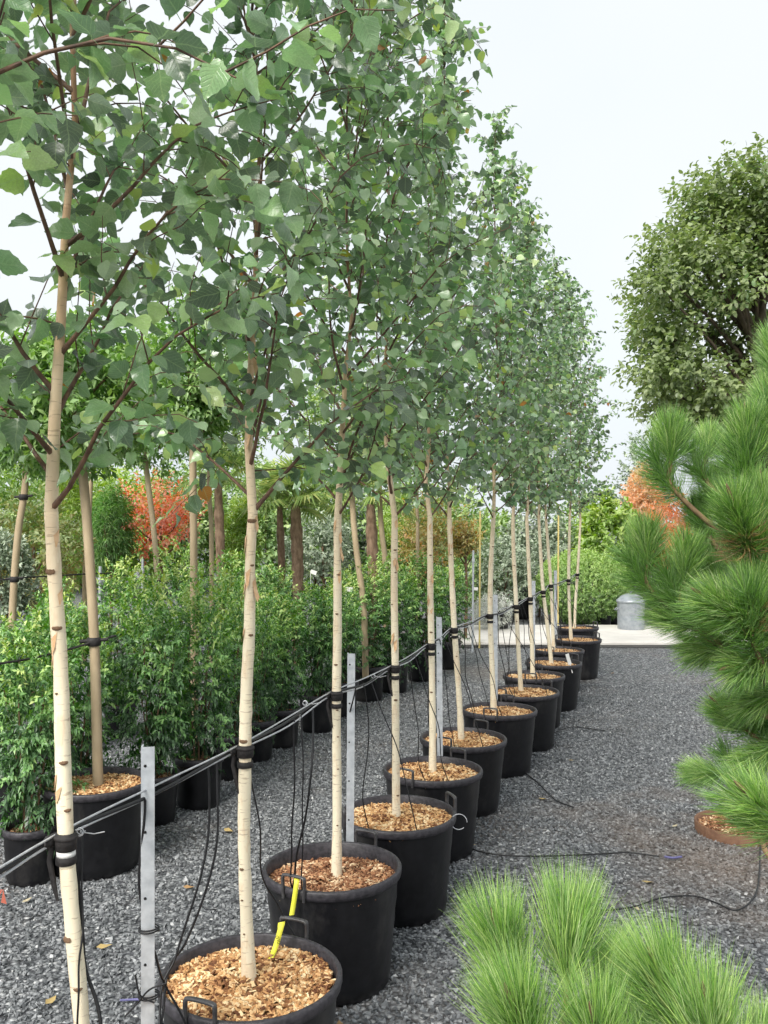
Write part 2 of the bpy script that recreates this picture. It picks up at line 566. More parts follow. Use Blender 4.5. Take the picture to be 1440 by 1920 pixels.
M_tawny = leaf_mat('tawny_leaf', [(0.0, (0.34, 0.26, 0.09)), (0.4, (0.28, 0.30, 0.09)), (1.0, (0.18, 0.27, 0.09))], rough=0.5, transl=0.3)
M_peach = leaf_mat('peach_leaf', [(0.0, (0.70, 0.38, 0.20)), (0.6, (0.82, 0.54, 0.32)), (1.0, (0.72, 0.60, 0.34))], rough=0.55, transl=0.45, back=1.0)  # lightened in the leaf colour itself to imitate haze
M_coral = leaf_mat('coral_leaf', [(0.0, (0.75, 0.28, 0.12)), (0.6, (0.85, 0.40, 0.20)), (1.0, (0.82, 0.50, 0.26))], rough=0.55, transl=0.45, back=1.0)
M_lime = leaf_mat('lime_leaf', [(0.0, (0.14, 0.25, 0.03)), (0.5, (0.24, 0.38, 0.05)), (1.0, (0.40, 0.50, 0.09))], rough=0.45, transl=0.35)
M_olive = leaf_mat('grey_green_leaf', [(0.0, (0.10, 0.14, 0.08)), (0.5, (0.22, 0.29, 0.18)), (1.0, (0.42, 0.48, 0.34))], rough=0.5, transl=0.2)
M_green = leaf_mat('mid_green_leaf', [(0.0, (0.10, 0.20, 0.05)), (0.5, (0.22, 0.36, 0.09)), (1.0, (0.40, 0.50, 0.14))], rough=0.5, transl=0.3)
M_maple = leaf_mat('olive_maple_leaf', [(0.0, (0.10, 0.15, 0.05)), (0.45, (0.19, 0.26, 0.085)), (0.75, (0.28, 0.35, 0.12)), (0.92, (0.22, 0.38, 0.14)), (1.0, (0.36, 0.30, 0.12))], rough=0.4, transl=0.35, back=1.1)
M_palm = leaf_mat('palm_leaf', [(0.0, (0.14, 0.23, 0.06)), (0.6, (0.28, 0.40, 0.11)), (1.0, (0.48, 0.52, 0.18))], rough=0.4, transl=0.25)
M_fibre = plain('palm_fibre', (0.16, 0.10, 0.065), (0.38, 0.26, 0.18), 30, 0.95, 0.9, stretch=(1, 1, 0.4))
M_needle = leaf_mat('pine_needle', [(0.0, (0.05, 0.14, 0.03)), (0.35, (0.19, 0.37, 0.075)), (0.7, (0.39, 0.57, 0.15)), (1.0, (0.66, 0.76, 0.34))], rough=0.4, transl=0.3, back=1.0, spec=0.45)
M_brown_needle = leaf_mat('dead_pine_needle', [(0.0, (0.28, 0.15, 0.06)), (1.0, (0.50, 0.33, 0.15))], rough=0.6, transl=0.2, back=1.0)
M_pinebark = plain('pine_bark', (0.12, 0.08, 0.045), (0.28, 0.19, 0.10), 50, 0.85, 0.5)
M_flower = leaf_mat('silver_leaf', [(0.0, (0.30, 0.33, 0.28)), (0.5, (0.55, 0.57, 0.5)), (1.0, (0.78, 0.78, 0.72))], rough=0.6, transl=0.2)
M_bamboo = plain('yellow_cane', (0.50, 0.40, 0.14), (0.64, 0.53, 0.22), 10, 0.6)
M_fallen = tint_mat('fallen_leaf', [(0.0, (0.30, 0.17, 0.08)), (0.5, (0.42, 0.31, 0.13)), (1.0, (0.48, 0.43, 0.31))], rough=0.7)
M_redribbon = plain('red_ribbon', (0.45, 0.10, 0.07), (0.58, 0.18, 0.12), 20, 0.6)

# ------------------------------------------------------------------ leaf meshes
# template: u along the blade, v across (+-0.5), h off the blade
_u = [.04, .16, .34, .55, .76, .90]
_v = [.22, .42, .50, .43, .24, .09]
_mu = [0, .16, .34, .55, .76, .90, 1]
T_BIRCH = (np.array([(u, 0, -.20 * u * u) for u in _mu] + [(u, v, .16 * v - .20 * u * u + .05 * math.sin(8 * u)) for u, v in zip(_u, _v)] + [(u, -v, .16 * v - .20 * u * u + .05 * math.sin(8 * u + 1)) for u, v in zip(_u, _v)]),
           [[0, 1, 8, 7]] + [[k, k + 1, k + 8, k + 7] for k in range(1, 5)] + [[5, 6, 12]] + [[0, 13, 14, 1]] + [[k, k + 13, k + 14, k + 1] for k in range(1, 5)] + [[5, 18, 6]])
T_LANCE = (np.array([(0, 0, 0), (.45, 0, 0.03), (1, 0, -.12), (.42, .5, .10), (.42, -.5, .10)]), [[0, 1, 3], [1, 2, 3], [0, 4, 1], [1, 4, 2]])
T_OVAL = (np.array([(0, 0, 0), (.5, 0, .0), (1, 0, -.10), (.25, .42, .07), (.68, .40, .04), (.25, -.42, .07), (.68, -.40, .04)]),
          [[0, 1, 4, 3], [1, 2, 4], [0, 5, 6, 1], [1, 6, 2]])


def leaves(name, pos, dirs, nrm, L, W, tint, tmpl, mat):
    T, polys = tmpl
    d = unit(dirs)
    n = unit(nrm - d * np.sum(nrm * d, 1)[:, None])
    s = np.cross(d, n)
    L = np.broadcast_to(L, (len(pos),))
    W = np.broadcast_to(W, (len(pos),))
    cr_ = np.random.default_rng(len(pos)).uniform(-0.4, 2.6, len(pos))
    V = (pos[:, None, :] + T[None, :, 0, None] * (L[:, None] * d)[:, None, :] + T[None, :, 1, None] * (W[:, None] * s)[:, None, :]
         + T[None, :, 2, None] * ((L * cr_)[:, None] * n)[:, None, :])
    N, K = len(pos), len(T)
    base = np.array([i for p in polys for i in p])
    idx = (base[None, :] + (np.arange(N) * K)[:, None]).ravel()
    cnt = np.tile([len(p) for p in polys], N)
    me = mesh_np(name, V.reshape(-1, 3), cnt, idx, np.repeat(tint, K), blade=np.tile(T, (N, 1)) if tmpl is T_BIRCH else None)
    me.materials.append(mat)
    return me


def sprays(r, centres, dirs, k, slen, droop=0.35, spread=0.9, arch=0.0):
    """k leaves set round short shoots; returns pos, dir, normal, shoot index"""
    N = len(centres)
    t = (np.arange(k)[None, :] + r.random((N, k))) / k
    d = unit(dirs)
    up = np.array([0, 0, 1.0])
    a = unit(np.cross(d, up + 0.01 * r.standard_normal((N, 3))))
    b = np.cross(a, d)
    ph = r.random((N, 1)) * 6.28 + np.arange(k)[None, :] * 2.4
    if arch:                                                # two ranks along an arching shoot
        ph = np.pi * (np.arange(k)[None, :] % 2) + 0.45 * r.standard_normal((N, k))
    rad = np.cos(ph)[..., None] * a[:, None] + np.sin(ph)[..., None] * b[:, None]
    pos = centres[:, None] + (t[..., None] - 0.5) * slen * d[:, None]
    pos[..., 2] -= arch * t ** 2
    ld = unit(d[:, None] * (0.35 + 0.9 * t[..., None]) + spread * rad + np.array([0, 0, -droop]) + 0.25 * r.standard_normal((N, k, 3)))
    nr = unit(np.array([0, 0, 1.0]) + 0.6 * d[:, None] + 0.35 * r.standard_normal((N, k, 3)))
    return pos.reshape(-1, 3), ld.reshape(-1, 3), nr.reshape(-1, 3), np.repeat(np.arange(N), k)


def lobes(r, n=7, amp=0.2):
    c = unit(r.standard_normal((n, 3)))
    w = r.uniform(-amp, amp, n)
    def f(d):
        g = np.exp(-3.0 * (1 - d @ c.T))
        return 1 + g @ w
    return f


def blob_mesh(name, r, radius, N, k, slen, L, W, tmpl, mat, shell=0.45, amp=0.25, droop=0.35, spread=0.9, flat_bottom=0.0, tint_top=0.0, cone=0.0, square=False, arch=0.0):
    """foliage filling an uneven ellipsoid centred on the origin"""
    rx, ry, rz = radius
    d = unit(r.standard_normal((N, 3)))
    if flat_bottom:
        d[:, 2] = np.where(d[:, 2] < -flat_bottom, -d[:, 2] * 0.5, d[:, 2])
        d = unit(d)
    rad = (shell + (1 - shell) * r.random(N) ** 0.6) * lobes(r, 9, amp)(d)
    if square:
        rad = rad / (np.sum(np.abs(np.stack([np.hypot(d[:, 0], d[:, 1]), d[:, 2]], 1)) ** 3.2, 1) ** (1 / 3.2))
    c = d * rad[:, None] * np.array([rx, ry, rz])
    if cone:
        c[:, :2] *= (1 - cone * np.clip((c[:, 2:3] / rz + 1) / 2, 0, 1))
    od = unit(d * np.array([1, 1, 0.8]) + np.array([0, 0, 0.45]) + 0.35 * r.standard_normal((N, 3)))
    pos, ld, nr, si = sprays(r, c, od, k, slen, droop, spread, arch)
    st = r.random(N)
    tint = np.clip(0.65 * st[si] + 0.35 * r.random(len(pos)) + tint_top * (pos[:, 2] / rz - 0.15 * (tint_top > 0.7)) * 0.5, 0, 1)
    return leaves(name, pos, ld, nr, L * r.uniform(0.75, 1.2, len(pos)), W * r.uniform(0.8, 1.15, len(pos)), tint, tmpl, mat)


# ------------------------------------------------------------------ the setting
g = MB().add([(-300, -60, 0), (300, -60, 0), (300, 500, 0), (-300, 500, 0)], [[0, 1, 2, 3]])
ground = ob('ground', g.mesh('ground'), M_ground)
ground['kind'] = 'structure'


def build_gravel():
    r = np.random.default_rng(11)
    N = 135000
    y = np.sqrt(r.uniform(2.75 ** 2, 9.6 ** 2, N))
    keep = r.random(N) < np.clip(1.25 - (y - 5.5) * 0.13, 0.35, 1)
    y = y[keep]
    x = r.uniform(-1, 1, len(y)) * (0.46 * y + 0.25)
    n = len(y)
    size = r.uniform(0.0055, 0.0120, n) * np.where(r.random(n) < 0.05, 1.35, 1)
    T = np.array([(1, 0, 0), (-1, 0, 0), (0, 1, 0), (0, -1, 0), (0, 0, 1), (0, 0, -1)], dtype=float)
    V = T[None] * r.uniform(0.6, 1.15, (n, 6, 3)) + 0.28 * r.standard_normal((n, 6, 3))
    V[..., 2] *= 0.72
    q = r.standard_normal((n, 4))
    q /= np.linalg.norm(q, axis=1)[:, None]
    w, a, b, c = q.T
    R = np.stack([np.stack([1 - 2 * (b * b + c * c), 2 * (a * b - c * w), 2 * (a * c + b * w)], 1),
                  np.stack([2 * (a * b + c * w), 1 - 2 * (a * a + c * c), 2 * (b * c - a * w)], 1),
                  np.stack([2 * (a * c - b * w), 2 * (b * c + a * w), 1 - 2 * (a * a + b * b)], 1)], 1)
    V = np.einsum('nij,nkj->nki', R, V) * size[:, None, None]
    V += np.stack([x, y, size * 0.35], 1)[:, None]
    F8 = np.array([(0, 2, 4), (2, 1, 4), (1, 3, 4), (3, 0, 4), (2, 0, 5), (1, 2, 5), (3, 1, 5), (0, 3, 5)])
    idx = (F8.ravel()[None] + (np.arange(n) * 6)[:, None]).ravel()
    tint = np.clip(r.beta(1.7, 2.6, n) + np.where(r.random(n) < 0.018, 0.5, 0), 0, 1)
    return mesh_np('gravel', V.reshape(-1, 3), np.full(n * 8, 3), idx, np.repeat(tint, 6), smooth=False)


gravel = ob('gravel', build_gravel(), M_stone)
gravel['kind'] = 'stuff'
tag(gravel, 'dark grey crushed stone gravel covering the nursery yard', 'gravel')

# the pale concrete strip across the far end, with the drop to the gravel in front
m = MB()
xs = np.linspace(0.95, 12, 30)
top, bot = [], []
for x in xs:
    sk = 0.02 * x
    f = 12.36 + sk + 0.03 * math.sin(x * 1.3)
    bk = 14.35 + sk - (0.10 * max(0, x - 3.4) if x > 3.4 else 0)
    top.append((f, bk))
V = []
for x, (f, bk) in zip(xs, top):
    V += [(x, f + 0.09, -0.02), (x, f + 0.09, 0.045), (x, f, 0.045), (x, f, 0.075), (x, f + 0.012, 0.082), (x, bk, 0.09), (x, bk + 0.01, -0.02)]
faces = []
for i in range(len(xs) - 1):
    for k in range(6):
        faces.append([i * 7 + k, (i + 1) * 7 + k, (i + 1) * 7 + k + 1, i * 7 + k + 1])
m.add(V, faces)
path = ob('concrete_path', m.mesh('concrete_path', smooth=False), M_concrete)
path['kind'] = 'structure'

# ------------------------------------------------------------------ pots
POT_H = 0.43


def pot_mesh(h, rt, rb, name='plant_pot'):
    m = MB()
    prof = [(0.001, 0.0), (rb - 0.012, 0.0), (rb, 0.012)]
    n = 9
    for i in range(1, n):
        t = i / n
        prof.append((rb + (rt - 0.012 - rb) * t + 0.002 * (i % 2), 0.012 + (h - 0.05) * t))
    prof += [(rt - 0.011, h - 0.036)]
    m.lathe(prof, 48, wob=0.006)
    return m.mesh(name)


def rim_mesh(h, rt):
    m = MB()
    prof = [(rt - 0.012, h - 0.037), (rt - 0.001, h - 0.034), (rt + 0.002, h - 0.022), (rt + 0.002, h - 0.006), (rt - 0.002, h), (rt - 0.010, h + 0.001), (rt - 0.014, h - 0.004),
            (rt - 0.017, h - 0.05), (rt - 0.03, h - 0.13)]
    m.lathe(prof, 48, wob=0.006)
    return m.mesh('rim')


def handle_mesh(w=0.09, h=0.048):
    m = MB()
    pts = smoothed([(-w / 2 + 0.002, 0, -0.035), (-w / 2, 0, 0.0), (-w / 2, 0, h - 0.008), (-w / 2 + 0.008, 0, h), (0, 0, h + 0.002), (w / 2 - 0.008, 0, h), (w / 2, 0, h - 0.008), (w / 2, 0, 0.0), (w / 2 - 0.002, 0, -0.035)], 4)
    m.tube(pts, 0.0058, 6, flat=1.5)
    return m.mesh('handle')


def mulch_mesh(r, rad, N, size):
    """a mounded bed of bark chips"""
    rr = rad * np.sqrt(r.random(N))
    th = r.random(N) * 6.283
    z = 0.012 * np.cos(rr / rad * 2.2) + 0.006 * r.random(N) + 0.006 * np.sin(rr * 40 + th * 2)
    c = np.stack([rr * np.cos(th), rr * np.sin(th), z], 1)
    l = size * r.uniform(0.5, 1.3, N)
    w = size * r.uniform(0.25, 0.6, N)
    t = size * r.uniform(0.08, 0.2, N)
    d = unit(np.stack([r.standard_normal(N), r.standard_normal(N), 0.35 * r.standard_normal(N)], 1))
    n = unit(np.stack([0.4 * r.standard_normal(N), 0.4 * r.standard_normal(N), np.ones(N)], 1))
    n = unit(n - d * np.sum(n * d, 1)[:, None])
    s = np.cross(d, n)
    box = np.array([(-1, -1, -1), (1, -.7, -1), (.8, 1, -1), (-.9, .8, -1), (-.8, -.9, 1), (.9, -.6, 1), (.7, .9, 1), (-.9, .6, 1)]) * 0.5
    V = c[:, None] + box[None, :, 0, None] * (l[:, None] * d)[:, None] + box[None, :, 1, None] * (w[:, None] * s)[:, None] + box[None, :, 2, None] * (t[:, None] * n)[:, None]
    B = np.array([4, 5, 6, 7, 0, 1, 5, 4, 1, 2, 6, 5, 2, 3, 7, 6, 3, 0, 4, 7])
    idx = (B[None] + (np.arange(N) * 8)[:, None]).ravel()
    tint = np.repeat(np.clip(r.random(N) ** 0.9 + 0.22 * np.sin(c[:, 0] * 31 + 1.3) * np.sin(c[:, 1] * 27 + 0.4) - 0.05, 0, 1), 8)
    # the bed the chips lie on
    k = 24
    a = np.arange(k) * 6.283 / k
    bed = np.concatenate([[(0, 0, 0.004)], np.stack([rad * 0.6 * np.cos(a), rad * 0.6 * np.sin(a), np.zeros(k)], 1), np.stack([rad * 1.02 * np.cos(a), rad * 1.02 * np.sin(a), np.full(k, -0.016)], 1)])
    n0 = N * 8
    bi, bc = [], []
    for i in range(k):
        j = (i + 1) % k
        bi += [n0, n0 + 1 + i, n0 + 1 + j]
        bc.append(3)
        bi += [n0 + 1 + i, n0 + 1 + k + i, n0 + 1 + k + j, n0 + 1 + j]
        bc.append(4)
    V = np.concatenate([V.reshape(-1, 3), bed])
    return mesh_np('mulch', V, np.concatenate([np.full(N * 5, 4), bc]), np.concatenate([idx, bi]), np.concatenate([tint, np.full(len(bed), 0.12)]), smooth=False)


PM, RM, HM = pot_mesh(POT_H, 0.26, 0.212), rim_mesh(POT_H, 0.26), handle_mesh()
MULCH = [mulch_mesh(np.random.default_rng(30 + i), 0.238, 2600, 0.024) for i in range(3)]
MULCH_RED = mulch_mesh(np.random.default_rng(40), 0.238, 2600, 0.022)


def big_pot(x, y, label, group, hang=70, mulch=0, tilt=(0, 0), fill=-0.03):
    e = empty('plant_pot', (x, y, 0))
    e.rotation_euler = (tilt[0], tilt[1], 0)
    ob('pot_wall', PM, M_pot, e)
    ob('rim', RM, M_rim, e)
    for k in (0, 1):
        a = math.radians(hang + 180 * k)
        ob('handle', HM, M_handle, e, (0.262 * math.cos(a), 0.262 * math.sin(a), POT_H), (0, 0, a + math.pi / 2))
    mm = MULCH_RED if mulch == 'red' else MULCH[mulch % 3]
    mo = ob('mulch', mm, M_chip_red if mulch == 'red' else M_chip, e, (0, 0, POT_H + fill), (0, 0, random.random() * 6))
    mo['kind'] = 'stuff'
    return tag(e, label, 'plant pot', group)


# ------------------------------------------------------------------ birches
# base column, pot centre column, distance, stem polyline (frame columns and rows at that distance)
BIRCH = [
    (1.87, [(168, 2170), (152, 1920), (139, 1760), (126, 1600), (118, 1430), (110, 1270), (101, 1080), (97, 960), (93, 850), (89, 740), (86, 640)], 172),
    (2.61, [(467, 1840), (462, 1700), (458, 1560), (460, 1450), (461, 1370), (463, 1280), (467, 1200), (468, 1120), (469, 1040), (475, 950), (482, 850), (486, 750), (490, 640)], 470),
    (3.43, [(631, 1650), (632, 1500), (631, 1380), (631, 1300), (633, 1180), (633, 1050), (634, 960), (636, 860), (638, 760)], 625),
    (4.06, [(743, 1545), (742, 1400), (741, 1250), (739, 1100), (740, 960), (741, 830)], 747),
    (4.78, [(811, 1450), (811, 1340), (809, 1220), (807, 1100), (806, 960), (804, 860)], 811),
    (5.48, [(865, 1388), (860, 1290), (852, 1180), (847, 1080), (842, 960), (840, 890)], 867),
    (6.30, [(926, 1337), (922, 1230), (919, 1150), (921, 1050), (926, 960), (929, 900)], 936),
    (6.98, [(977, 1300), (971, 1200), (967, 1110), (963, 1020), (963, 910)], 985),
    (7.70, [(999, 1272), (997, 1180), (993, 1090), (989, 1000), (986, 920)], 1002),
    (8.43, [(1034, 1246), (1026, 1170), (1018, 1100), (1013, 1020), (1009, 940)], 1037),
    (9.25, [(1038, 1222), (1036, 1160), (1033, 1097), (1027, 1020), (1021, 940)], 1046),
    (10.1, [(1071, 1202), (1068, 1150), (1066, 1090), (1067, 1020), (1069, 930)], 1083),
    (11.2, [(1077, 1182), (1079, 1130), (1082, 1087), (1086, 1020), (1091, 930)], 1083),
]
NB = len(BIRCH)
EXTRA = (1.22, [(-375, 2780), (-380, 2100), (-388, 1600), (-395, 1000), (-398, 560), (-400, 480)], -375)      # the birch before the first, only its crown reaches the frame
Z_CAN = 1.75                                   # height at which the branching leader takes over from the bare stem


def birch_canopy(seed, rich=1.0, first_low=True):
    """leader, boughs (tubes) and leaves of one young birch; origin where the crown starts"""
    r = np.random.default_rng(seed)
    H = 2.95 + r.uniform(-0.2, 0.15)
    zs = np.linspace(0, H, 16)
    wob = np.cumsum(r.normal(0, 0.010, (16, 2)), 0)
    wob[0] = 0
    lead = np.stack([wob[:, 0], wob[:, 1], zs], 1)
    lm = MB().tube(lead, np.interp(zs / H, [0, 0.12, 0.25, 0.4, 1], [0.0142, 0.0105, 0.0065, 0.0045, 0.0016]), 9, tint=np.interp(zs, [0, 0.6, 1.0, 3.2], [Z_CAN / 4.8, 0.5, 0.68, 1.0]))
    bough_meshes = []
    LP, LD, LN = [], [], []

    def leaf(p, d):
        LP.append(p)
        out = d + np.array([0, 0, -0.55]) + 0.5 * r.standard_normal(3)
        LD.append(out)
        LN.append(np.array([d[0] * 0.7, d[1] * 0.7, 0.75]) + 0.55 * r.standard_normal(3))

    nb = 34
    for i in range(nb):
        f = max(0.0, (i + r.uniform(-0.3, 0.3)) / nb)
        z0 = max(-0.02, H * 0.95 * f ** 1.12)
        az = i * 2.399 + r.uniform(-0.5, 0.5)
        Lb = np.interp(f, [0, 0.25, 0.6, 1], [0.62, 0.76, 0.50, 0.20]) * r.uniform(0.7, 1.25)
        el = math.radians(np.interp(f, [0, 0.5, 1], [42, 55, 70]) + r.uniform(-12, 12))
        hd = np.array([math.cos(az), math.sin(az), 0])
        p = np.array([np.interp(z0, zs, lead[:, 0]), np.interp(z0, zs, lead[:, 1]), z0])
        pts = [p]
        n = 9
        e = el
        for k in range(n):
            e += math.radians(r.uniform(-5, 8) if k < 5 else r.uniform(-20, 4))
            hd = unit(hd + 0.12 * np.array([r.standard_normal(), r.standard_normal(), 0]))
            p = p + (hd * math.cos(e) + np.array([0, 0, math.sin(e)])) * Lb / n
            pts.append(p)
        pts = np.array(pts)
        b = MB()
        r0 = np.interp(f, [0, 0.4, 1], [0.0060, 0.0044, 0.0028]) * r.uniform(0.8, 1.15)
        rad_ = np.linspace(r0, 0.0012, n + 1)
        rad_[0] *= 1.2
        b.tube(pts, rad_, 6)
        seg = Lb / n
        # leaves along the outer bough
        for k in range(2, n + 1):
            for q in range(2):
                d = unit(pts[k] - pts[k - 1])
                sd = unit(np.cross(d, [0, 0, 1])) * (1 if (k + q) % 2 else -1)
                leaf(pts[k] - d * r.random() * seg + 0.012 * sd, d * 0.4 + sd * 0.8)
        # twigs
        nt_ = max(3, int(round(8.0 * rich * Lb / 0.7)))
        for q in range(nt_):
            t = 0.18 + 0.82 * (q + r.random()) / nt_
            k = min(n - 1, int(t * n))
            o = pts[k] + (pts[k + 1] - pts[k]) * (t * n - k)
            d = unit(pts[k + 1] - pts[k])
            sd = unit(np.cross(d, r.standard_normal(3)))
            tl = r.uniform(0.14, 0.34) * (1.1 - 0.4 * t) * min(1, 0.45 + Lb)
            tw = [o]
            dd = unit(d * 0.75 + sd * 0.8 + np.array([0, 0, 0.15]))
            for s in range(4):
                dd = unit(dd + 0.15 * r.standard_normal(3) + np.array([0, 0, -0.10 * s]))
                tw.append(tw[-1] + dd * tl / 4)
            b.tube(tw, np.linspace(0.0019, 0.0008, 5), 3, cap=False)
            nl = max(3, int(tl / 0.0255))
            for s in range(nl):
                u = (s + 0.6) / nl * 3.999
                kk = int(u)
                pp = tw[kk] + (tw[kk + 1] - tw[kk]) * (u - kk)
                d2 = unit(tw[kk + 1] - tw[kk])
                s2 = unit(np.cross(d2, [0.1, 0.05, 1])) * (1 if s % 2 else -1)
                leaf(pp + 0.014 * s2, d2 * 0.55 + s2 * 0.8)
        bough_meshes.append(b.mesh('bough'))
    for q in range(26):                                     # short leafy spurs close to the leader
        z0 = H * (0.04 + 0.9 * (q + r.random()) / 26)
        o = np.array([np.interp(z0, zs, lead[:, 0]), np.interp(z0, zs, lead[:, 1]), z0])
        az = q * 2.1 + r.uniform(-0.6, 0.6)
        dd = unit(np.array([math.cos(az), math.sin(az), r.uniform(0.2, 0.8)]))
        tl = r.uniform(0.12, 0.28)
        tw = [o]
        for s in range(4):
            dd = unit(dd + 0.15 * r.standard_normal(3) + np.array([0, 0, -0.08 * s]))
            tw.append(tw[-1] + dd * tl / 4)
        b = MB().tube(tw, np.linspace(0.0024, 0.0009, 5), 4, cap=False)
        bough_meshes.append(b.mesh('spur'))
        nl = int(tl / 0.022)
        for s in range(nl):
            u = (s + 0.4) / nl * 3.999
            kk = int(u)
            d2 = unit(tw[kk + 1] - tw[kk])
            s2 = unit(np.cross(d2, [0.1, 0.05, 1])) * (1 if s % 2 else -1)
            leaf(tw[kk] + (tw[kk + 1] - tw[kk]) * (u - kk) + 0.014 * s2, d2 * 0.5 + s2 * 0.8)
    for k in range(14):                                     # the whippy leader tip
        z = H * r.uniform(0.85, 1.0)
        leaf(np.array([np.interp(z, zs, lead[:, 0]), np.interp(z, zs, lead[:, 1]), z]), unit(r.standard_normal(3)))
    LP, LD, LN = np.array(LP), np.array(LD), np.array(LN)
    n = len(LP)
    L = r.uniform(0.034, 0.061, n)
    tint = np.clip(r.beta(1.5, 1.7, n) * 0.93 + np.where(r.random(n) < 0.014, 0.4, 0), 0, 1)
    return dict(leader=lm.mesh('leader'), boughs=bough_meshes, P=LP, D=LD, N=LN, L=L, W=L * r.uniform(0.72, 0.9, n), tint=tint)


def single_leaf_mesh(tint, r):
    """one birch leaf with a toothed edge and its stalk, unit length along +X"""
    us = [0.0, 0.06, 0.14, 0.24, 0.36, 0.48, 0.60, 0.72, 0.83, 0.92]
    vv = [0.0, 0.26, 0.41, 0.49, 0.50, 0.46, 0.385, 0.29, 0.185, 0.09]
    V, faces = [], []
    curl, fold = r.uniform(-0.08, 0.5), r.uniform(0.05, 0.42)
    def h(u, v):
        return -curl * u * u + fold * abs(v) + 0.035 * math.sin(11 * u + 5 * v + 20 * curl)
    for u in us + [1.0]:
        V.append((u, 0, h(u, 0)))
    nm = len(V)
    for sgn in (1, -1):
        s0 = len(V)
        for i, (u, v) in enumerate(zip(us, vv)):
            if i == 0:
                continue
            tooth = 1.06 if i % 2 else 0.97
            V.append((u + (0.02 if i % 2 else -0.01), sgn * v * tooth, h(u, v * tooth)))
        for i in range(len(us) - 1):
            a = i
            b_ = i + 1
            l1 = s0 + i
            if i == 0:
                fc = [0, b_, l1]
            else:
                fc = [a, b_, l1, s0 + i - 1]
            faces.append(fc if sgn > 0 else fc[::-1])
        fc = [nm - 2, nm - 1, s0 + len(us) - 2]
        faces.append(fc if sgn > 0 else fc[::-1])
    k = len(V)
    V += [(-0.28, 0.012, 0.05), (-0.28, -0.012, 0.05), (0, -0.015, 0), (0, 0.015, 0)]
    faces.append([k, k + 1, k + 2, k + 3])
    return mesh_np('leaf', np.array(V), [len(f) for f in faces], [i for f in faces for i in f], np.full(len(V), tint), blade=np.array(V))


lr = np.random.default_rng(3)
LEAF = []
for tval in np.repeat([0.1, 0.2, 0.28, 0.35, 0.42, 0.48, 0.55, 0.62, 0.7, 0.78, 0.86, 0.93], 3):
    me = single_leaf_mesh(tval, lr)
    me.materials.append(M_birch)
    LEAF.append(me)
LEAF_T = np.array([0.1, 0.2, 0.28, 0.35, 0.42, 0.48, 0.55, 0.62, 0.7, 0.78, 0.86, 0.93])

knot = MB()
a = np.linspace(0, 6.283, 11)[:-1]
kv = [(0, 0, 0.004)] + [(0.55 * math.cos(t) * 0.011, 0.55 * math.sin(t) * 0.006, 0.0035) for t in a] + [(math.cos(t) * 0.011, math.sin(t) * 0.006 + 0.001 * math.cos(t) ** 2, -0.003) for t in a]
knot.add(kv, [[0, 1 + i, 1 + (i + 1) % 10] for i in range(10)] + [[1 + i, 11 + i, 11 + (i + 1) % 10, 1 + (i + 1) % 10] for i in range(10)])
KNOT = knot.mesh('knot')

CANOPY = [birch_canopy(100 + i, 1.08 if i < 3 else 1.0) for i in range(10)]
CANOPY[9]['L'] *= 0.85
CANOPY[9]['W'] *= 0.85
CROWN_SHARED = {}


def crown_mesh(c, keep=None):
    k = np.ones(len(c['P']), bool) if keep is None else keep
    return leaves('crown', c['P'][k], c['D'][k], c['N'][k], c['L'][k], c['W'][k], c['tint'][k], T_BIRCH, M_birch)


WHERE = ['frontmost birch, its cream trunk carrying a white band below the tie',
         'birch in the front pot full of pale chips, orange bark curling off its trunk',
         'birch in the pot of reddish mulch with a yellow tag',
         'fourth birch of the row from the front, thin cream trunk',
         'fifth birch of the row from the front, straight cream trunk',
         'sixth birch of the row from the front, trunk leaning towards the shrubs',
         'seventh birch of the row from the front, slightly bowed trunk',
         'eighth birch of the row from the front, trunk leaning to the shrubs',
         'ninth birch of the row from the front, slender pale trunk',
         'tenth birch of the row from the front, in the pot with a white label',
         'eleventh birch of the row from the front, trunk leaning away from the path',
         'twelfth birch of the row from the front, next to last before the concrete',
         'last birch at the far end of the row, trunk leaning to the gravel path',
         'birch whose large leaves hang in from the picture edge before the frontmost trunk']
TIE_PT = []
KNOT_ROWS = {0: [(95, 1072, 1.25), (108, 1178, 1.0), (107, 1300, .4), (124, 1428, .9), (132, 1516, .8), (128, 1757, 1.3), (150, 1850, .9)],
             1: [(473, 977, 1.3), (474, 1060, .7), (472, 1190, .8), (458, 1387, 1.2), (455, 1625, .8), (456, 1682, .5), (460, 1745, .4)],
             2: [(636, 1077, .8), (632, 1150, .7), (630, 1245, .8), (633, 1330, .6), (634, 1380, .5), (634, 1440, .5), (633, 1545, .5)],
             3: [(741, 1031, .8), (742, 1073, .7), (735, 1132, .5), (742, 1311, .9), (746, 1490, .8)],
             4: [(807, 1041, .8), (808, 1185, .9), (808, 1297, .9)], 5: [(845, 1040, .7), (849, 1130, .6), (856, 1230, .7)],
             6: [(924, 1025, .8), (920, 1120, .6), (919, 1190, .7)], 7: [(964, 1060, .7), (968, 1165, .8)], 8: [(990, 1050, .7), (994, 1130, .6)]}
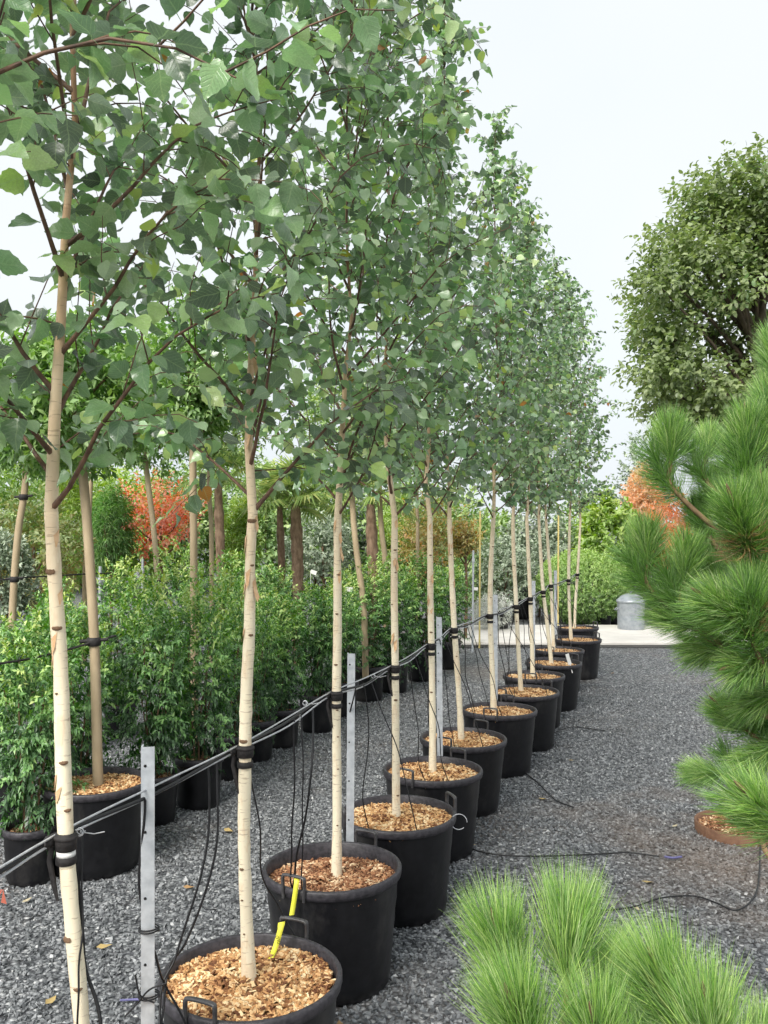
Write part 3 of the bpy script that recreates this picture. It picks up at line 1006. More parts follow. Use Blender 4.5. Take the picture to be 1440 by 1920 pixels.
for i, (d, poly, potc) in enumerate(BIRCH + [EXTRA]):
    near = i < 4 or i == NB
    z_can = 2.02 if i == NB else Z_CAN
    pts = np.array([P(px, py, d) for px, py in poly])
    r = np.random.default_rng(500 + i)
    base = np.array([pts[0][0], d, 0])
    # stem polyline: goes into the mulch, small depth waver
    pts[:, 1] += np.concatenate([[0], np.cumsum(r.normal(0, 0.006, len(pts) - 1))])
    pts = np.concatenate([[pts[0] + np.array([0.0, 0, -0.06])], pts])
    sp = smoothed(pts, 5)
    zc = sp[:, 2]
    above = sp[zc < z_can]
    topp = np.array([np.interp(z_can, zc, sp[:, k]) for k in range(3)])
    stem = np.concatenate([above, [topp]])
    root = empty('birch_tree', (base[0], d, 0))
    tag(root, WHERE[i], 'tree', 'birch trees in the potted row')
    rb = [0.0158, 0.0178, 0.0165, 0.0165, 0.0168, 0.017, 0.0178, 0.0165, 0.0165, 0.0165, 0.0165, 0.017, 0.017, 0.017][i]
    rad = np.interp(stem[:, 2], [0.35, 0.42, 0.55, 1.3, 1.75], [rb * 1.35, rb * 1.22, rb * 1.05, rb, 0.0142]) * (1 + 0.035 * r.standard_normal(len(stem)))
    tm = MB().tube(stem - base, rad, 12, tint=stem[:, 2] / 4.8)
    trunk = ob('trunk', tm.mesh('trunk'), M_bark, root)
    # knots: little scars proud of the bark
    for (kx, ky, ks) in KNOT_ROWS.get(i, []):
        q = P(kx, ky, d)
        if q[2] > Z_CAN:
            continue
        c = np.array([np.interp(q[2], stem[:, 2], stem[:, k]) for k in range(3)])
        rr = float(np.interp(q[2], stem[:, 2], rad))
        off = np.clip((q[0] - c[0]) / rr, -0.9, 0.9)
        nrm = Vector((off, -math.sqrt(1 - off * off), 0))
        pos = Vector(c - base) + nrm * (rr * 0.97)
        ko = ob('knot', KNOT, M_knot, trunk, pos)
        ko.rotation_euler = nrm.to_track_quat('Z', 'Y').to_euler()
        ko.scale = (ks, ks, 1)
    # crown
    vi = i if i < 4 else (9 if i == NB else 4 + (i % 5))
    c = CANOPY[vi]
    tl = topp - base
    rz = 0.0 if near else (i * 1.7) % 6.28
    sc = 1.0 if near else 0.925 + 0.03 * math.sin(i * 2.3)
    wx = 1.0 if near else 0.93
    ob('leader', c['leader'], M_bark, root, tl, (0, 0, rz), (wx, wx, sc))
    for bm_ in c['boughs']:
        ob('spur' if bm_.name.startswith('spur') else 'bough', bm_, M_bough, root, tl, (0, 0, rz), (wx, wx, sc))
    if near:
        Wp = c['P'] + topp
        px = 720 + Wp[:, 0] / Wp[:, 1] * F
        py = HY - (Wp[:, 2] - CZ) / Wp[:, 1] * F
        ok = (px > -20) & (px < 1460) & (py > -20) & (py < 1940) & (Wp[:, 1] > 0.8)
        score = np.where(ok, c['L'] / Wp[:, 1], -1)
        chosen = np.argsort(-score)[:300]
        chosen = chosen[score[chosen] > 0]
        keep = np.ones(len(Wp), bool)
        keep[chosen] = False
        # nothing brushes the lens
        keep &= ~((np.abs(px - 720) < 760) & (Wp[:, 1] < 0.75))
        cr = ob('crown', crown_mesh(c, keep), None, root, tl)
        cr['kind'] = 'stuff'
        for q in chosen:
            dd = unit(c['D'][q])
            nn = unit(c['N'][q] - dd * c['N'][q].dot(dd))
            ss = np.cross(nn, dd)
            L_, W_ = c['L'][q] * 1.06, c['W'][q] * 1.04
            M4 = Matrix(((dd[0] * L_, ss[0] * W_, nn[0] * L_, c['P'][q][0]), (dd[1] * L_, ss[1] * W_, nn[1] * L_, c['P'][q][1]),
                         (dd[2] * L_, ss[2] * W_, nn[2] * L_, c['P'][q][2]), (0, 0, 0, 1)))
            lo = bpy.data.objects.new('leaf', LEAF[3 * int(np.argmin(np.abs(LEAF_T - c['tint'][q]))) + int(q) % 3])
            col.objects.link(lo)
            lo.parent = cr
            lo.matrix_basis = M4
    else:
        if vi not in CROWN_SHARED:
            CROWN_SHARED[vi] = crown_mesh(c)
        cr = ob('crown', CROWN_SHARED[vi], None, root, tl, (0, 0, rz), (wx, wx, sc))
        cr['kind'] = 'stuff'
    if i == NB:
        continue
    zt = 1.072
    tc = np.array([np.interp(zt, stem[:, 2], stem[:, k]) for k in range(3)])
    TIE_PT.append((tc, float(np.interp(zt, stem[:, 2], rad))))
    if i < 6:                                              # loose curls of peeling bark
        spots = [(452, 1030, 1.6, -1), (485, 1110, 1.7, 1), (455, 1115, 1.3, -1), (462, 1090, 1.4, -.2), (449, 1195, 0.8, -1), (487, 985, 1.2, 1), (486, 690, 1.6, .6), (478, 830, 1.5, -.5)] if i == 1 else \
                [(648, 1040, 1.5, 1), (638, 1085, 1.1, .5), (641, 1010, 1.3, .7), (628, 990, 1.1, -.6)] if i == 2 else \
                [(poly[0][0], HY + (CZ - zz_) * F / d, r.uniform(0.6, 1.3), r.uniform(-1.2, 1.2)) for zz_ in r.uniform(1.15, 1.72, 6)]
        for (kx, ky, ks, side) in spots:
            q = P(kx, ky, d)
            zz = min(q[2], Z_CAN - 0.02)
            cc = np.array([np.interp(zz, stem[:, 2], stem[:, k]) for k in range(3)])
            rr = float(np.interp(zz, stem[:, 2], rad))
            b = MB()
            V, fc = [], []
            a0 = -math.pi / 2 + side * 1.1
            for u in range(6):
                for w in range(4):
                    lift = (u / 5) ** 2 * 0.008 * ks * (0.6 + 0.4 * math.sin(kx)) + 0.0012
                    ang = a0 + (w - 1.5) * 0.32 * (1 - 0.12 * u)
                    V.append(((rr + lift) * math.cos(ang), (rr + lift) * math.sin(ang), (q[2] - zz) + (0.5 - u / 5) * 0.034 * ks + 0.005 * w))
            for u in range(5):
                for w in range(3):
                    fc.append([u * 4 + w, u * 4 + w + 1, (u + 1) * 4 + w + 1, (u + 1) * 4 + w])
            b.add(V, fc)
            ob('bark_curl', b.mesh('bark_curl'), M_curl, trunk, cc - base)

# the pots they stand in
POT_NOTE = ['frontmost black pot, mostly below the picture edge', 'large black pot of pale bark chips holding the birch with curling bark',
            'large black pot of reddish mulch with a yellow tag on its handle', 'fourth black pot in the birch row, a coiled wire at its handle',
            'fifth black pot from the front in the birch row', 'sixth black pot from the front in the birch row', 'seventh black pot from the front in the birch row',
            'eighth black pot from the front in the birch row', 'ninth black pot from the front in the birch row', 'black birch pot with a white label standing on its rim',
            'eleventh black pot from the front in the birch row', 'next to last black pot in the birch row', 'last black pot in the birch row, nearest the concrete path', 'black pot before the frontmost one, outside the picture']
POTS = []
for i, (d, poly, potc) in enumerate(BIRCH + [EXTRA]):
    x = (potc - 720) * d / F
    hang = [0, 68, 62, 20, 55, 60, 70, 40, 75, 30, 60, 25, 20, 30][i]
    big_pot(x, d, POT_NOTE[i], 'black pots of the birch row', hang, 'red' if i == 2 else i, tilt=(0.012 * math.sin(i * 3), 0.012 * math.cos(i * 5)), fill=[0, -.028, -.05, -.03, -.03, -.028, -.03, -.022, -.03, -.035, -.03, -.03, -.03, -.03][i])
    POTS.append((x, d, hang))

# ------------------------------------------------------------------ support wires, ties, posts
ROW = unit(np.array([0.32, 1.0, 0.0]))
SIDE = np.array([-ROW[1], ROW[0], 0.0])                     # towards the shrubs


def wire_path(off, dz, sag, seed):
    r = np.random.default_rng(seed)
    pts = [TIE_PT[0][0] - ROW * 0.85 + np.array([-0.02, 0, -0.03])]
    for k, (c, rr) in enumerate(TIE_PT):
        q = c + SIDE * (rr + off) + np.array([0, 0, dz])
        mid = 0.5 * (pts[-1] + q) + np.array([0, 0, -sag]) + 0.006 * r.standard_normal(3)
        pts += [mid, q]
    pts.append(pts[-1] + ROW * 0.5 + np.array([0, 0, -0.02]))
    return smoothed(pts, 5)


for (off, dz, sag, rad, seed, mat, lab) in [(0.006, 0.012, 0.006, 0.0028, 1, M_wire, 'upper of the grey galvanised wires strung along the birch row'),
                                             (0.010, -0.004, 0.022, 0.0030, 2, M_wire, 'lower, slacker grey galvanised wire strung along the birch row'),
                                             (0.016, 0.002, 0.013, 0.0048, 3, M_tube, 'thin dark hose running between the two wires of the birch row')]:
    m = MB().tube(wire_path(off, dz, sag, seed), rad, 6)
    tag(ob('support_wire' if mat is M_wire else 'irrigation_hose', m.mesh('wire'), mat), lab, 'wire' if mat is M_wire else 'hose')

for i, (c, rr) in enumerate(TIE_PT):
    e = empty('tree_tie', c)
    n = ORD[i]
    m = MB()
    m.lathe([(rr + 0.001, -0.018), (rr + 0.005, -0.017), (rr + 0.006, 0), (rr + 0.005, 0.017), (rr + 0.001, 0.018)], 16)
    m.lathe([(rr + 0.006, 0.004), (rr + 0.0085, 0.006), (rr + 0.0085, 0.011), (rr + 0.006, 0.013)], 16)
    ob('strap', m.mesh('strap'), M_rubber, e)
    m = MB()
    m.lathe([(rr + 0.001, -0.047), (rr + 0.0045, -0.046), (rr + 0.0045, -0.030), (rr + 0.001, -0.029)], 16)
    ob('lower_strap', m.mesh('lower_strap'), M_rubber, e)
    m = MB()
    q = SIDE * (rr + 0.012)
    m.tube([q + ROW * t + np.array([0, 0, 0.002 * math.sin(t * 300)]) for t in np.linspace(-0.035, 0.03, 8)], [0.006, 0.011, 0.013, 0.012, 0.013, 0.012, 0.010, 0.005], 8)
    ob('knotted_loop', m.mesh('knotted_loop'), M_rubber, e)
    if i < 6:
        m = MB()
        t0 = SIDE * (rr + 0.010) - ROW * 0.01
        m.tube([t0, t0 + np.array([-0.004, -0.004, -0.04]), t0 + np.array([0.006, -0.006, -0.09]), t0 + np.array([0.014, -0.008, -0.12])], [0.006, 0.007, 0.006, 0.003], 5, flat=0.3)
        ob('loose_end', m.mesh('loose_end'), M_rubber, e)
    if i == 0:
        m = MB()
        m.lathe([(rr + 0.0005, -0.031), (rr + 0.003, -0.031), (rr + 0.003, -0.0185), (rr + 0.0005, -0.0185)], 16)
        ob('white_band', m.mesh('white_band'), M_white, e)
    tag(e, f'black rubber tie round the {n} birch trunk from the front' if i else 'black rubber tie with a white band on the frontmost birch trunk', 'tree tie', 'ties holding the birches to the wire')

# wire twists beside the ties: short cut ends
for k, (px, py, d) in enumerate([(150, 1560, 1.92), (572, 1318, 3.12), (700, 1268, 3.85)]):
    q = P(px, py, d)
    m = MB()
    th = np.linspace(0, 4 * math.pi, 22)
    m.tube(np.stack([q[0] + 0.008 * np.cos(th), q[1] + (th / 12.5 - 0.5) * 0.02, q[2] + 0.008 * np.sin(th)], 1), 0.0014, 4)
    m.tube([q, q + np.array([0.03, 0.0, -0.004]), q + np.array([0.055, -0.01, 0.004])], 0.0013, 4)
    tag(ob('wire_twist', m.mesh('wire_twist'), M_wire), ['twisted grey wire end beside the frontmost tie', 'twisted wire end between the second and third birches', 'twisted wire end between the third and fourth birches'][k], 'wire twist', 'wire twists on the birch row line')

# angle-iron posts
def post_mesh():
    m = MB()
    w, t, h = 0.032, 0.004, 1.185
    prof = [(-w / 2, 0), (w / 2, 0), (w / 2, t), (-w / 2 + t, t), (-w / 2 + t, w), (-w / 2, w)]
    V = [(x, y, -0.05) for x, y in prof] + [(x, y, h) for x, y in prof]
    m.add(V, [[i, (i + 1) % 6, 6 + (i + 1) % 6, 6 + i] for i in range(6)] + [[0, 5, 4, 3, 2, 1], [6, 7, 8, 9, 10, 11]])
    return m.mesh('post_body', smooth=False)


POST = post_mesh()
hm = MB()
hm.lathe([(0.0035, 0.0), (0.0035, 0.0012), (0.0001, 0.0012)], 12)
HOLE = hm.mesh('hole_shade_disc')  # dark disc raised on the steel, painting the shade inside a hole
for k, (px, d) in enumerate([(277, 2.19), (655, 3.74), (826, 5.17), (929, 6.75), (999, 8.35), (1043, 10.1)]):
    x = (px - 720) * d / F
    e = empty('steel_post', (x, d, 0))
    e.rotation_euler = (0, 0.008 * math.sin(k * 2.1), math.atan2(-x, d) * 0.6)
    ob('post_body', POST, M_steel, e)
    for q in range(7):
        ob('hole_shade_disc', HOLE, M_hole_shade, e, (-0.006, -0.0002, 1.14 - q * 0.16), (math.pi / 2, 0, 0))
    tag(e, f'{ORD[k]} galvanised angle post from the front of the birch row', 'post', 'steel posts of the birch row')
    if k == 0:
        for q, (zz, rr) in enumerate([(0.735, 0.024), (0.575, 0.025)]):
            m = MB()
            th = np.linspace(0, 4 * math.pi, 40)
            m.tube(np.stack([x + rr * np.cos(th), d + 0.012 + rr * np.sin(th), zz + 0.006 * th / 6.28], 1), 0.0022, 4)
            if q == 1:
                m.tube(smoothed([(x - 0.02, d - 0.014, zz), (x + 0.01, d - 0.02, zz + 0.035), (x + 0.05, d - 0.02, zz + 0.05)], 5), 0.0022, 4)
                m.tube(smoothed([(x + 0.02, d - 0.014, zz), (x - 0.012, d - 0.02, zz + 0.02), (x - 0.025, d - 0.02, zz + 0.07)], 5), 0.0022, 4)
                m.tube(smoothed([(x - 0.02, d - 0.014, zz), (x - 0.05, d - 0.02, zz - 0.03)], 5), 0.0022, 4)
            tag(ob('string_loop', m.mesh('string_loop'), M_tube), ['black string wound tight round the front steel post', 'knotted black string lower on the front steel post'][q], 'string')

# ------------------------------------------------------------------ drip tubes from the wire to the pots
def hang(name, pts, rad, label, group='drip tubes of the birch row', wob=0.004, seed=0):
    r = np.random.default_rng(seed)
    sp = smoothed(pts, 7)
    sp[1:-1] += wob * np.stack([np.sin(np.arange(len(sp) - 2) * 0.55 + seed), np.zeros(len(sp) - 2), np.zeros(len(sp) - 2)], 1) * 0.5
    return tag(ob(name, MB().tube(sp, rad, 5).mesh(name), M_tube), label, 'drip tube', group)


def on_wire(i, t):
    """a point on the wire between tie i and tie i + 1"""
    a, b = TIE_PT[i][0] + SIDE * 0.03, TIE_PT[i + 1][0] + SIDE * 0.03
    return a + (b - a) * t + np.array([0, 0, -0.012])


hang('drip_tube', [on_wire(0, 0.42), P(262, 1660, 2.2), P(290, 1790, 2.25), P(312, 1850, 2.34), P(352, 1935, 2.36), P(365, 2030, 2.36)], 0.0032, 'black drip tube crossing in front of the front steel post', seed=1)
hang('drip_tube', [on_wire(0, 0.80), P(392, 1560, 2.45), P(362, 1690, 2.42), P(330, 1790, 2.40), P(305, 1850, 2.36), P(296, 1960, 2.3)], 0.0034, 'black drip tube hanging just before the second birch, inner of a pair', seed=2)
hang('drip_tube', [on_wire(0, 0.86), P(408, 1560, 2.47), P(380, 1690, 2.44), P(345, 1770, 2.42), P(316, 1820, 2.40), P(300, 1930, 2.32)], 0.0034, 'black drip tube hanging just before the second birch, outer of a pair', seed=3)
hang('drip_tube', [on_wire(1, 0.08), P(485, 1540, 2.72), P(492, 1640, 2.8), P(522, 1700, 2.86), P(560, 1765, 2.88)], 0.0026, 'black drip tube curving from the second birch to the pot handle', seed=4)
hang('drip_tube', [on_wire(1, 0.56), P(551, 1480, 3.1), P(547, 1570, 3.15), P(545, 1640, 3.2), P(548, 1668, 3.24)], 0.0032, 'leftmost black drip tube falling into the reddish mulch pot', seed=5)
hang('drip_tube', [on_wire(1, 0.64), P(568, 1460, 3.12), P(567, 1560, 3.15), P(566, 1650, 3.2), P(570, 1690, 3.24)], 0.0026, 'middle black drip tube falling into the reddish mulch pot', seed=6)
hang('drip_tube', [on_wire(1, 0.78), P(585, 1440, 3.14), P(572, 1530, 3.16), P(556, 1610, 3.2), P(549, 1665, 3.24)], 0.0040, 'thick black drip tube slanting into the reddish mulch pot', seed=7)
hang('drip_tube', [P(140, 1600, 1.9), P(152, 1700, 1.9), P(156, 1790, 1.89), P(175, 1860, 1.88), P(192, 1940, 1.86), P(200, 2060, 1.84)], 0.0040, 'black drip tube running down beside the frontmost birch trunk', seed=8)
hang('drip_tube', [P(154, 1565, 1.93), P(155, 1700, 1.88), P(152, 1780, 1.86), P(146, 1850, 1.845), P(147, 1940, 1.84), P(150, 2060, 1.84)], 0.0022, 'thin string lying against the lower frontmost birch trunk', seed=9)
rr_ = np.random.default_rng(77)
for i in range(2, NB - 1):
    x, d, hg = POTS[i + 1]
    a = on_wire(i, 0.45 + 0.1 * rr_.random())
    for q in range(3):
        th = math.radians([200, 250, 300][q] + 15 * rr_.standard_normal())
        rp = 0.2 + 0.03 * rr_.random()
        p2 = np.array([x + rp * math.cos(th), d + rp * math.sin(th), POT_H - 0.02])
        a2 = a + ROW * (0.09 * (q - 1)) + 0.0
        mid = 0.5 * (a2 + p2) + np.array([0.03 * (q - 1), 0.0, -0.02])
        hang('drip_tube', [a2, a2 + (mid - a2) * 0.5 + 0.01 * rr_.standard_normal(3), mid, mid + (p2 - mid) * 0.6 + 0.012 * rr_.standard_normal(3), p2], 0.0026 if q else 0.0032,
             f'{ORD[q]} of three black drip tubes slanting into the {ORD[i + 1]} pot of the birch row', seed=20 + i * 3 + q)
# a coil of thin wire at the fourth pot handle
x3, d3, _ = POTS[3]
th = np.linspace(0, 5.4, 24)
m = MB().tube(np.stack([x3 + 0.265 + 0.035 * np.cos(th), d3 - 0.08 + 0.01 * th / 5, POT_H - 0.02 + 0.035 * np.sin(th)], 1), 0.002, 5)
tag(ob('wire_coil', m.mesh('wire_coil'), M_wire), 'small coil of pale wire hooked on the fourth birch pot', 'wire coil')

# ------------------------------------------------------------------ tags
def tag_strip(pts, width, side):
    m = MB()
    sp = smoothed(pts, 5)
    side = np.asarray(side, dtype=float)
    w = np.full(len(sp), width)
    w[:4] = width * 1.15
    nrm = np.array([0, 0.0006, 0])
    V = np.concatenate([sp - side * w[:, None] / 2 - nrm, sp + side * w[:, None] / 2 - nrm, sp + side * w[:, None] / 2 + nrm, sp - side * w[:, None] / 2 + nrm])
    n = len(sp)
    faces = []
    for k in range(n - 1):
        for a in range(4):
            b = (a + 1) % 4
            faces.append([a * n + k, b * n + k, b * n + k + 1, a * n + k + 1])
    m.add(V, faces)
    return m.mesh('strip')


def lettering(text, size, loc, rot, parent):
    cu = bpy.data.curves.new('lettering', 'FONT')
    cu.body = text
    cu.size = size
    cu.extrude = 0.0002
    cu.align_x, cu.align_y = 'CENTER', 'CENTER'
    cu.materials.append(M_ink)
    tmp = bpy.data.objects.new('lettering_source', cu)
    me = bpy.data.meshes.new_from_object(tmp)
    bpy.data.objects.remove(tmp)
    if not me.materials:
        me.materials.append(M_ink)
    o = bpy.data.objects.new('lettering', me)
    o.location = loc
    o.rotation_euler = rot
    return link(o, parent)


dd = 2.80
p0 = P(528, 1735, dd)
e = empty('plant_tag', p0)
ob('strip', tag_strip([P(528, 1729, dd) - p0, P(526, 1742, dd - .012) - p0, P(520, 1764, dd - .018) - p0, P(514, 1782, dd - .03) - p0, P(507, 1797, dd - .06) - p0], 0.019, unit(np.array([0.95, 0, 0.2]))), M_yellow, e)
lettering('GLD', 0.014, P(521.5, 1762, dd - .0215) - p0, (math.radians(90), math.radians(-106), 0), e)
tag(e, 'yellow plastic plant tag with faint lettering over the pale chip pot', 'plant tag')
dd = 3.19
p0 = P(556, 1650, dd)
e = empty('plant_tag', p0)
ob('strip', tag_strip([P(557, 1644, dd + .01) - p0, P(556, 1656, dd - .01) - p0, P(552, 1685, dd - .012) - p0, P(547, 1716, dd - .01) - p0], 0.018, unit(np.array([0.97, 0, 0.15]))), M_yellow, e)
tag(e, 'plain yellow plastic plant tag hanging down the black pot of reddish mulch', 'plant tag')
p0 = P(1066, 1236, 8.2)
m = MB()
M4 = Matrix.Translation(Vector(p0)) @ Matrix.Rotation(math.radians(-16), 4, 'Y')
m.box((-0.016, -0.001, -0.05), (0.016, 0.001, 0.05), M=M4)
m.box((-0.004, -0.0005, -0.13), (0.004, 0.0005, -0.05), M=M4)
tag(ob('plant_label', m.mesh('plant_label', smooth=False), M_white), 'small white plant label leaning on a pot rim far down the birch row', 'plant label')
for (px, py, d, lab) in [(588, 1073, 9.2, 'small white label tilted above the hedge of shrubs near the palms'), (655, 1105, 8.3, 'white label tied to a tan trunk behind the third birch'), (892, 1104, 12.0, 'white label hanging from the thin pale post by the silver plant')]:
    p0 = P(px, py, d)
    m = MB()
    M4 = Matrix.Translation(Vector(p0)) @ Matrix.Rotation(math.radians(20 if px < 600 else 4), 4, 'Y')
    m.box((-0.03, -0.001, -0.02), (0.03, 0.001, 0.02), M=M4)
    m.box((-0.033, -0.003, 0.02), (-0.029, 0.003, -p0[2]), M=Matrix.Translation(Vector(p0)))
    tag(ob('plant_label', m.mesh('plant_label', smooth=False), M_white), lab, 'plant label', 'white labels among the shrubs')

# ------------------------------------------------------------------ standard trees behind the birches
def standard_tree(poly, d, rad, crown_c, crown_r, mat, label, N=420, k=8, L=0.055, W=0.024, tmpl=T_LANCE, pot=True, seed=0, group='tan-stemmed trees behind the birches', base_z=None, trunk_mat=None, kind='standard_tree'):
    r = np.random.default_rng(900 + seed)
    pts = [P(px, py, d) for px, py in poly]
    base = np.array([pts[0][0], d, 0])
    bz = 0.25 if base_z is None else base_z
    if pts[0][2] > bz + 0.05:
        pts = [np.array([pts[0][0] + (pts[0][0] - pts[-1][0]) * 0.15, d, bz])] + pts
    cc = P(crown_c[0], crown_c[1], d)
    pts.append(np.array([cc[0], d, cc[2] + crown_r[2] * 0.5]))
    sp = smoothed(pts, 5)
    e = empty(kind, (base[0], d, 0))
    rad_ = np.interp(np.arange(len(sp)) / len(sp), [0, 0.7, 1], [rad * 1.15, rad, rad * 0.3])
    ob('trunk', MB().tube(sp - base, rad_, 9).mesh('trunk'), trunk_mat or M_trunk, e)
    for q in range(7):
        th = q * 2.4
        s0 = np.array([cc[0], d, cc[2] - crown_r[2] * 0.75 + 0.1 * q * crown_r[2]])
        s0 = np.array([np.interp(s0[2], sp[:, 2], sp[:, 0]), d, s0[2]])
        dirv = np.array([math.cos(th) * crown_r[0], math.sin(th) * crown_r[1], crown_r[2] * 0.65])
        b = MB().tube(smoothed([s0 - base, s0 - base + dirv * 0.4 + np.array([0, 0, 0.03]), s0 - base + dirv * 0.85], 4), np.linspace(rad * 0.45, rad * 0.08, 9), 5)
        ob('bough', b.mesh('bough'), M_stem, e)
    me = blob_mesh('crown', r, crown_r, N, k, 0.10, L, W, tmpl, mat, shell=0.3, amp=0.35, droop=0.3)
    cr = ob('crown', me, None, e, cc - base)
    cr['kind'] = 'stuff'
    tag(e, label, 'tree', group)
    return base


b1 = standard_tree([(184, 1462), (180, 1300), (176, 1180), (165, 1000), (155, 880), (150, 830)], 4.54, 0.0235, (120, 735), (0.48, 0.42, 0.42), M_std, 'tan-stemmed tree in the large black pot just behind the front two birches', N=1100, seed=1)
big_pot(b1[0] - 0.02, 4.56, 'large black pot of gravelly mulch behind the frontmost birch', 'large pots behind the birches', 20, 1)
standard_tree([(364, 1150), (363, 1000), (362, 830)], 6.0, 0.0235, (368, 715), (0.40, 0.36, 0.54), M_std, 'tan-stemmed tree rising beside the second birch', N=900, seed=2)
standard_tree([(298, 1130), (289, 1000), (275, 880)], 8.4, 0.025, (262, 770), (0.45, 0.4, 0.62), M_std, 'thin tan tree whose stem crosses the red maple', N=800, seed=3)
standard_tree([(24, 1140), (34, 1000), (48, 900)], 7.0, 0.026, (50, 790), (0.55, 0.45, 0.5), M_std, 'leaning tan tree at the picture edge behind the frontmost birch', N=800, seed=4)
standard_tree([(397, 1070), (396, 980), (393, 880)], 9.2, 0.023, (420, 770), (0.50, 0.4, 0.66), M_green, 'thin tan tree standing against the palm trunk beside the red maple', N=700, seed=5)
standard_tree([(682, 1140), (668, 1030), (660, 930)], 8.6, 0.028, (655, 800), (0.42, 0.4, 0.6), M_green, 'tan-stemmed tree just right of the third birch', N=700, seed=6)
standard_tree([(722, 1060), (716, 1000), (712, 930)], 10.4, 0.030, (712, 800), (0.5, 0.45, 0.7), M_green, 'tan-stemmed tree between the third birch and the fourth', N=700, seed=7)
standard_tree([(783, 1050), (783, 980), (782, 930)], 12.0, 0.022, (785, 830), (0.55, 0.5, 0.7), M_std, 'slim tan tree between the fourth and fifth birches', N=600, seed=8)
standard_tree([(160, 1040), (168, 960), (172, 890)], 9.5, 0.022, (190, 775), (0.55, 0.4, 0.62), M_std, 'slim tan tree half hidden behind the potted tree near the front', N=800, seed=9)

# wires of the rows behind
for k, (pl, lab) in enumerate([([(-120, 1262, 3.9), (40, 1238, 4.25), (112, 1222, 4.42), (175, 1204, 4.52), (217, 1192, 4.62)], 'dark wire tied to the tan tree in the large pot behind'),
                               ([(-80, 1098, 6.8), (22, 1085, 7.02), (100, 1080, 7.3), (210, 1076, 7.8), (295, 1093, 8.36), (330, 1088, 8.6), (400, 1078, 9.2)], 'dark wire joining the far tan stems by the red maple')]):
    m = MB().tube(smoothed([P(*q) for q in pl], 4), 0.006, 5)
    tag(ob('support_wire', m.mesh('wire'), M_rubber), lab, 'wire')
for k, (px, py, d, lab) in enumerate([(176, 1203, 4.54, 'black tie on the tan tree in the large pot behind'), (27, 1086, 7.0, 'lower black tie on the leaning tan tree at the picture edge'), (44, 932, 7.0, 'upper black tie on the leaning tan tree at the picture edge'),
                                      (295, 1092, 8.4, 'black tie on the thin tan stem crossing the red maple')]):
    q = P(px, py, d)
    m = MB().lathe([(0.026, -0.022), (0.034, -0.02), (0.036, 0), (0.034, 0.02), (0.026, 0.022)], 14, centre=q)
    m.tube([q + np.array([-0.07, 0, 0.0]), q + np.array([0.07, 0, 0.012])], 0.009, 6)
    tag(ob('tree_tie', m.mesh('tree_tie'), M_rubber), lab, 'tree tie', 'ties on the rear trees')

# ------------------------------------------------------------------ potted shrubs
SH = []
for v in range(6):
    r = np.random.default_rng(700 + v)
    SH.append(blob_mesh('foliage', r, (0.25, 0.25, 0.52), 400, 15, 0.17, 0.044, 0.020, T_LANCE, M_shrub, shell=0.4, amp=0.3, droop=0.5, spread=0.85, tint_top=0.8, square=True, arch=0.04))  # tint_top: bright tops over a shadow-toned base, set in the leaf tint
SPM, SRM = pot_mesh(0.27, 0.135, 0.108, 'plant_pot'), rim_mesh(0.27, 0.135)
SMUL = mulch_mesh(np.random.default_rng(60), 0.118, 500, 0.02)
ST = MB()
rs = np.random.default_rng(61)
for q in range(6):
    th = q * 1.05
    ST.tube(smoothed([(0.02 * math.cos(th), 0.02 * math.sin(th), 0), (0.05 * math.cos(th), 0.05 * math.sin(th), 0.3), (0.12 * math.cos(th + .4), 0.12 * math.sin(th + .4), 0.75)], 4), np.linspace(0.007, 0.003, 9), 5)
STEMS = ST.mesh('stem')
# px of base, distance, top row, width in px, pot scale
SHRUBS = [(58, 4.38, 1150, 215, 1.0), (150, 4.95, 1105, 190, 1.0), (18, 5.3, 1110, 170, 1.0), (290, 5.23, 1095, 190, 1.05), (372, 5.53, 1095, 170, 1.15), (432, 6.15, 1100, 130, 1.1),
          (478, 6.6, 1110, 120, 1.1), (528, 7.0, 1098, 145, 1.1), (594, 7.5, 1075, 140, 1.15), (640, 8.1, 1090, 110, 1.15), (690, 8.8, 1080, 130, 1.25), (738, 9.2, 1055, 130, 1.2), (788, 9.9, 1042, 120, 1.2),
          (838, 10.7, 1048, 110, 1.2), (100, 6.6, 1062, 150, 1.0), (225, 7.3, 1058, 150, 1.0), (340, 7.9, 1048, 140, 1.0), (440, 8.5, 1046, 140, 1.0), (515, 9.0, 1052, 120, 1.0), (640, 10.2, 1060, 110, 1.0)]
